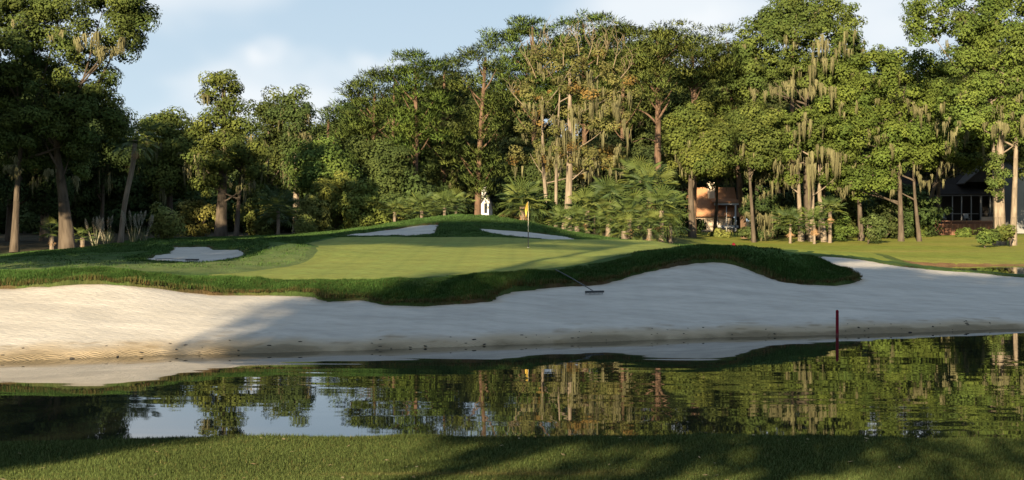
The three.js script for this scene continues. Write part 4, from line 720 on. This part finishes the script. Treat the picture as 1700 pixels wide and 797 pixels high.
{ // small white gabled house beyond the mound
  const D = 138, t = thing('house', 'small white gabled house with a white chimney beyond the mound', 'house', place(808, D)), k = D / F, y = (row) => EYE - (row - HY) * k - t.position.y, x = (px) => (px - 808) * k;
  mesh('wall', mergeGeometries([box(1.15, y(338), 5, 0, y(338) / 2, 0).toNonIndexed(), (() => { const g = pediment(1.15, y(322) - y(338), 5); g.translate(0, y(338), -2.5); return g; })()]), M.white, t);
  const rf = mesh('roof', gable(1.15, 5, y(322) - y(338), .1, .25), M.roofGrey, t); rf.position.set(0, y(338) + .01, 0);
  const c = mesh('chimney', box(.5, 2.2, .5, x(804), y(326), .8), M.white, t); mesh('chimney_cap', box(.62, .12, .62, x(804), y(326) + 1.16, .8), M.white, c);
  mesh('porch_post', box(.14, y(338), .14, x(813), y(338) / 2, 2.6), M.white, t); mesh('window', box(.3, 1, .05, x(807), y(346), 2.52), M.glass, t);
  const t2 = thing('shed', 'low white-roofed shed glimpsed between the palm trunk and the dark bush', 'shed', place(884, 150)), k2 = 150 / F, y2 = (row) => EYE - (row - HY) * k2 - t2.position.y;
  mesh('wall', box(1.4, y2(340), 2, 0, y2(340) / 2, 0), M.cream, t2); const r2 = mesh('roof', gable(1.4, 2, .7, .1, .2), M.white, t2); r2.position.y = y2(340);
}

// ---------------------------------------------------------------- things on the course
{ // flagstick with its limp yellow flag
  const [X, y, D] = place(877, 60.3), t = thing('flagstick', 'thin flagstick with a limp yellow flag standing on the green', 'flagstick', [X, y, D]);
  mesh('pole', new THREE.CylinderGeometry(.011, .014, 2.13, 8).translate(0, 1.065, 0), M.ivory, t); mesh('ferrule', new THREE.CylinderGeometry(.02, .02, .75, 8).translate(0, .375, 0), M.black, t);
  mesh('hole_rim', new THREE.TorusGeometry(.054, .006, 6, 20).rotateX(Math.PI / 2).translate(0, .03, 0), M.white, t);
  const P = [], I = []; for (let j = 0; j <= 10; j++) for (let i = 0; i <= 8; i++) { const u = i / 8, v = j / 10; P.push(-u * .14 * (1 - .35 * v) - .012, 2.1 - v * .38 - u * u * .36, .035 * Math.sin(u * 9 + v * 1.5) * (.3 + v)); if (i < 8 && j < 10) { const a = j * 9 + i; I.push(a, a + 1, a + 10, a, a + 10, a + 9); } }
  const g = new THREE.BufferGeometry(); g.setAttribute('position', new THREE.Float32BufferAttribute(P, 3)); g.setIndex(I); g.computeVertexNormals(); mesh('flag', g, M.yellow, t);
}
function stake(label, px, D, h, foot) { const X = (px - 850) / F * D, t = thing('hazard_stake', label, 'stake', [X, foot, D]); mesh('post', (() => { const s = new THREE.CylinderGeometry(.042, .042, h, 10); s.translate(0, h / 2, 0); return s; })(), M.red, t); mesh('cap', new THREE.SphereGeometry(.043, 10, 5, 0, 6.2832, 0, Math.PI / 2).translate(0, h, 0), M.red, t); mesh('wet_foot', new THREE.CylinderGeometry(.044, .044, .22, 10).translate(0, .2, 0), M.redDirt, t); return t; }
stake('thin red hazard stake standing in the shallow water on the right', 1390, 36.9, .92, -.25);
{ const [X, y, D] = place(1218, 112); const t = thing('marker_post', 'small red marker post on the fairway behind the right mound', 'marker', [X, y, D]); mesh('post', box(.26, .5, .14, 0, .25, 0), M.red, t); mesh('post_cap', new THREE.ConeGeometry(.17, .12, 4).rotateY(Math.PI / 4).translate(0, .56, 0), M.red, t); }
function rake(label, head, tail, hw) {                     // head and tail: [X, D] on the sand and on the bank
  const S = (X, D) => Math.max(bunkerSd(X, D) < 0 ? sandHeight(X, D) : -9, groundHeight(X, D), smallSd(0, X, D) < 0 ? smallSand[0].h(X, D) - .06 : -9);
  const [hx, hd] = head, [tx, td] = tail, y = S(hx, hd), t = thing('rake', label, 'rake', [hx, y, hd]), dx = tx - hx, dz = -(td - hd), yt = S(tx, td) + .1 - y, a = V(dx, 0, dz).normalize(), side = V(-a.z, 0, a.x), rot = Math.atan2(-side.z, side.x);
  const hd2 = mesh('rake_head', (() => { const s = new THREE.BoxGeometry(hw, .06, .09, 8, 1, 1), p = s.attributes.position; for (let i = 0; i < p.count; i++) p.setZ(i, p.getZ(i) + .05 * Math.pow(p.getX(i) / hw * 2, 2)); s.translate(0, .09, 0); s.rotateY(rot); return s; })(), M.black, t);
  mesh('tines', mergeGeometries(Array.from({ length: 14 }, (_, i) => { const c = new THREE.ConeGeometry(.014, .1, 5); c.rotateX(Math.PI); c.translate((i / 13 - .5) * hw * .95, .03, 0); c.rotateY(rot); return c; })), M.black, hd2);
  mesh('handle', tube([[0, .1, 0], [dx * .33, mix(.1, yt, .33) + .01, dz * .33], [dx * .7, mix(.1, yt, .7) + .015, dz * .7], [dx, yt, dz]], .017, .015, 6), M.black, t);
}
{ const p = at(986, 487, 41.2), q = at(922, 450, 43.8); rake('black bunker rake lying with its handle up on the grass lip', [p[0], p[2]], [q[0], q[2]], .62); }
{ const p = at(318, 434, 56), q = at(258, 438, 53.6); rake('black bunker rake lying in the small bunker left of the green', [p[0], p[2]], [q[0], q[2]], .62); }
{ const t = thing('pipe', 'thin white stick floating by the near bank on the right', 'stick', [(1493 - 850) / F * 18.6, .01, 18.6], null, -.12); mesh('tube_body', new THREE.CylinderGeometry(.012, .012, .36, 8).rotateZ(Math.PI / 2), M.white, t); mesh('joint', new THREE.CylinderGeometry(.018, .018, .05, 8).rotateZ(Math.PI / 2).translate(.06, 0, 0), M.white, t); t.name = 'floating_stick'; }
{ // fallen leaves on the near bank
  const T = new Tris(), r = RNG(57);
  for (let i = 0; i < 70; i++) { const D = 11.3 + 4.6 * r(), X = (r() * 2 - 1) * D * .4, y = nearBank(X, D) + .03, a = r() * 6.28, l = .015 + .022 * r(), u = [Math.cos(a) * l, (r() - .5) * l * .7, Math.sin(a) * l], v = [-Math.sin(a) * l * .5, (r() - .5) * l * .5, Math.cos(a) * l * .5], c = mixc([.16, .11, .05], [.24, .2, .11], r()), p = [X, y, -D], q = (k, m) => [p[0] + u[0] * k + v[0] * m, p[1] + u[1] * k + v[1] * m, p[2] + u[2] * k + v[2] * m]; T.tri(q(-1, 0), q(0, 1), q(1, 0), [0, 1, .2], c); T.tri(q(-1, 0), q(0, -1), q(1, 0), [0, 1, .2], c); }
  tag(mesh('fallen_leaves', T.build(), M.leaf), 'small fallen leaves scattered on the mown near bank', 'fallen leaves', null, 'stuff');
}
{ // twigs and pebbles washed up along the far shore
  const r = RNG(19), g = []; for (let i = 0; i < 170; i++) { const X = -16 + 40 * r(), D = shoreD(X) + Math.pow(r(), 2) * 1.0 - .05, s = .012 + .03 * r() * r(), p = new THREE.DodecahedronGeometry(s, 0); p.scale(1.5 + r() * 2, .55, 1); p.rotateY(r() * 3); p.translate(X, sandHeight(X, D) + s * .25, -D); g.push(p); }
  tag(mesh('debris', mergeGeometries(g), M.wallDark), 'dark twigs and pebbles washed up along the sandy shore', 'debris', null, 'stuff');
}

// ---------------------------------------------------------------- trees on the viewer's side: their shade lies across the sand and the green
{
  const cs = Math.cos(SUN_AZ), sn = Math.sin(SUN_AZ), spot = (s, D) => [(s + sn * D) / cs, Math.max(.6, rawGround((s + sn * D) / cs, D) - .1), D];
  const proto = (name, label, blobs, trunks, o) => tree(name, label, { px: 850, D: 110, blobs, trunks, ...o });
  const L = 'broad oak standing behind the viewer outside the picture', G = 'shade trees behind the viewer';
  // measured in the proto's own metres: 20 px = 1 m
  const pb = (l) => l.map(([x, h, rx, ry]) => [850 + x * 20, HY + (EYE - 2) * 20 - h * 20, rx * 20, ry * 20]);
  const o1 = proto('shade_oak', L, pb([[0, 17, 3.4, 2.6], [-3.5, 14.9, 3, 2], [3.4, 15, 3, 2], [0, 13.6, 3.6, 2], [-4.2, 12.6, 2.2, 1.3], [4.2, 12.4, 2.2, 1.3]]), [[850, 850, HY - 200, .4]], { leaf: .34, clump: 1.2, group: G });
  const o2 = proto('shade_pine', 'tall pine standing behind the viewer outside the picture', pb([[-6.2, 19.4, 2.0, 1.3], [-7.5, 17.9, 2.1, 1.1], [-7.8, 20.2, 2.1, 1.2], [-10, 18.5, 2.1, 1.3], [-10.4, 20.3, 2.1, 1.1], [-12.6, 17.9, 2.1, 1.2], [-13, 19.7, 2.1, 1.2], [-15, 18.5, 1.8, 1.1], [-15.2, 19.8, 1.6, 1], [-9, 21, 1.8, .9]]), [[850, 850, HY - 352, .17]], { leaf: .34, clump: 1, cover: 2.2, dense: 1.2, pal: PAL.pine, bark: M.pinebark, group: 'shade pines behind the viewer' });
  const put = (src, s, D, k, turn) => { const p = spot(s, D); if (!src.userData.put) { src.userData.put = 1; src.position.set(p[0], p[1], -D); Array.isArray(k) ? src.scale.set(...k) : src.scale.setScalar(k); src.rotation.y = turn; } else { const c = copy(src, null, p, turn, k, src.userData.group); } };
  put(o1, -12.9, -20, [.76, .99, .76], .3); put(o1, -8.6, -21, [.76, 1.0, .76], 3.3); put(o1, -4.2, -34, [1.0, 1.52, 1.0], 2); put(o1, -8.4, -31, [.7, 1.46, .7], 5); put(o1, -1, -22, 1.14, 4); put(o1, 3.5, -25, 1.24, 1); put(o1, 10, -24, 1.27, 5); put(o1, 15.5, -22, 1.24, 1.7); put(o1, 23, -20, 1.2, 2.5); put(o1, 30, -20, 1.18, 3.5);
  put(o1, -9.5, -8, .46, 1.1); put(o1, -2.2, -9, .5, 2.7); put(o1, 4, -8, .46, .2);
  put(o2, -13.2, 4, 1.08, 0); put(o2, -13.4, -2, 1.22, 0);
  for (const [s, D, k, t] of [[-29, 34, .5, .4], [-34.5, 33, .56, 2.2], [-40, 33, .62, 3.1], [-31, 38, .62, 5.2], [-33, 38, .56, 1], [-39, 38, .8, 2], [-46, 55, .82, 3], [-54, 55, .85, 4], [-50, 49, .92, .7], [-62, 54, .95, 5.5], [-43, 50, .78, 5], [-60, 62, 1.2, 1], [-69, 52, 1.35, 2], [-79, 52, 1.45, 1.3], [-70, 66, 1.25, 4], [-88, 56, 1.5, 3]]) { const p = spot(s, D); copy(o1, 'broad oak standing left of the long bunker outside the picture', p, t, k, 'shade trees left of the bunker'); }
  for (const o of [o1, o2]) delete o.userData.put;
  scene.traverse((o) => { delete o.userData.put; });
}
console.log('foliage triangles', Math.round(triCount));
renderer.render(scene, camera);
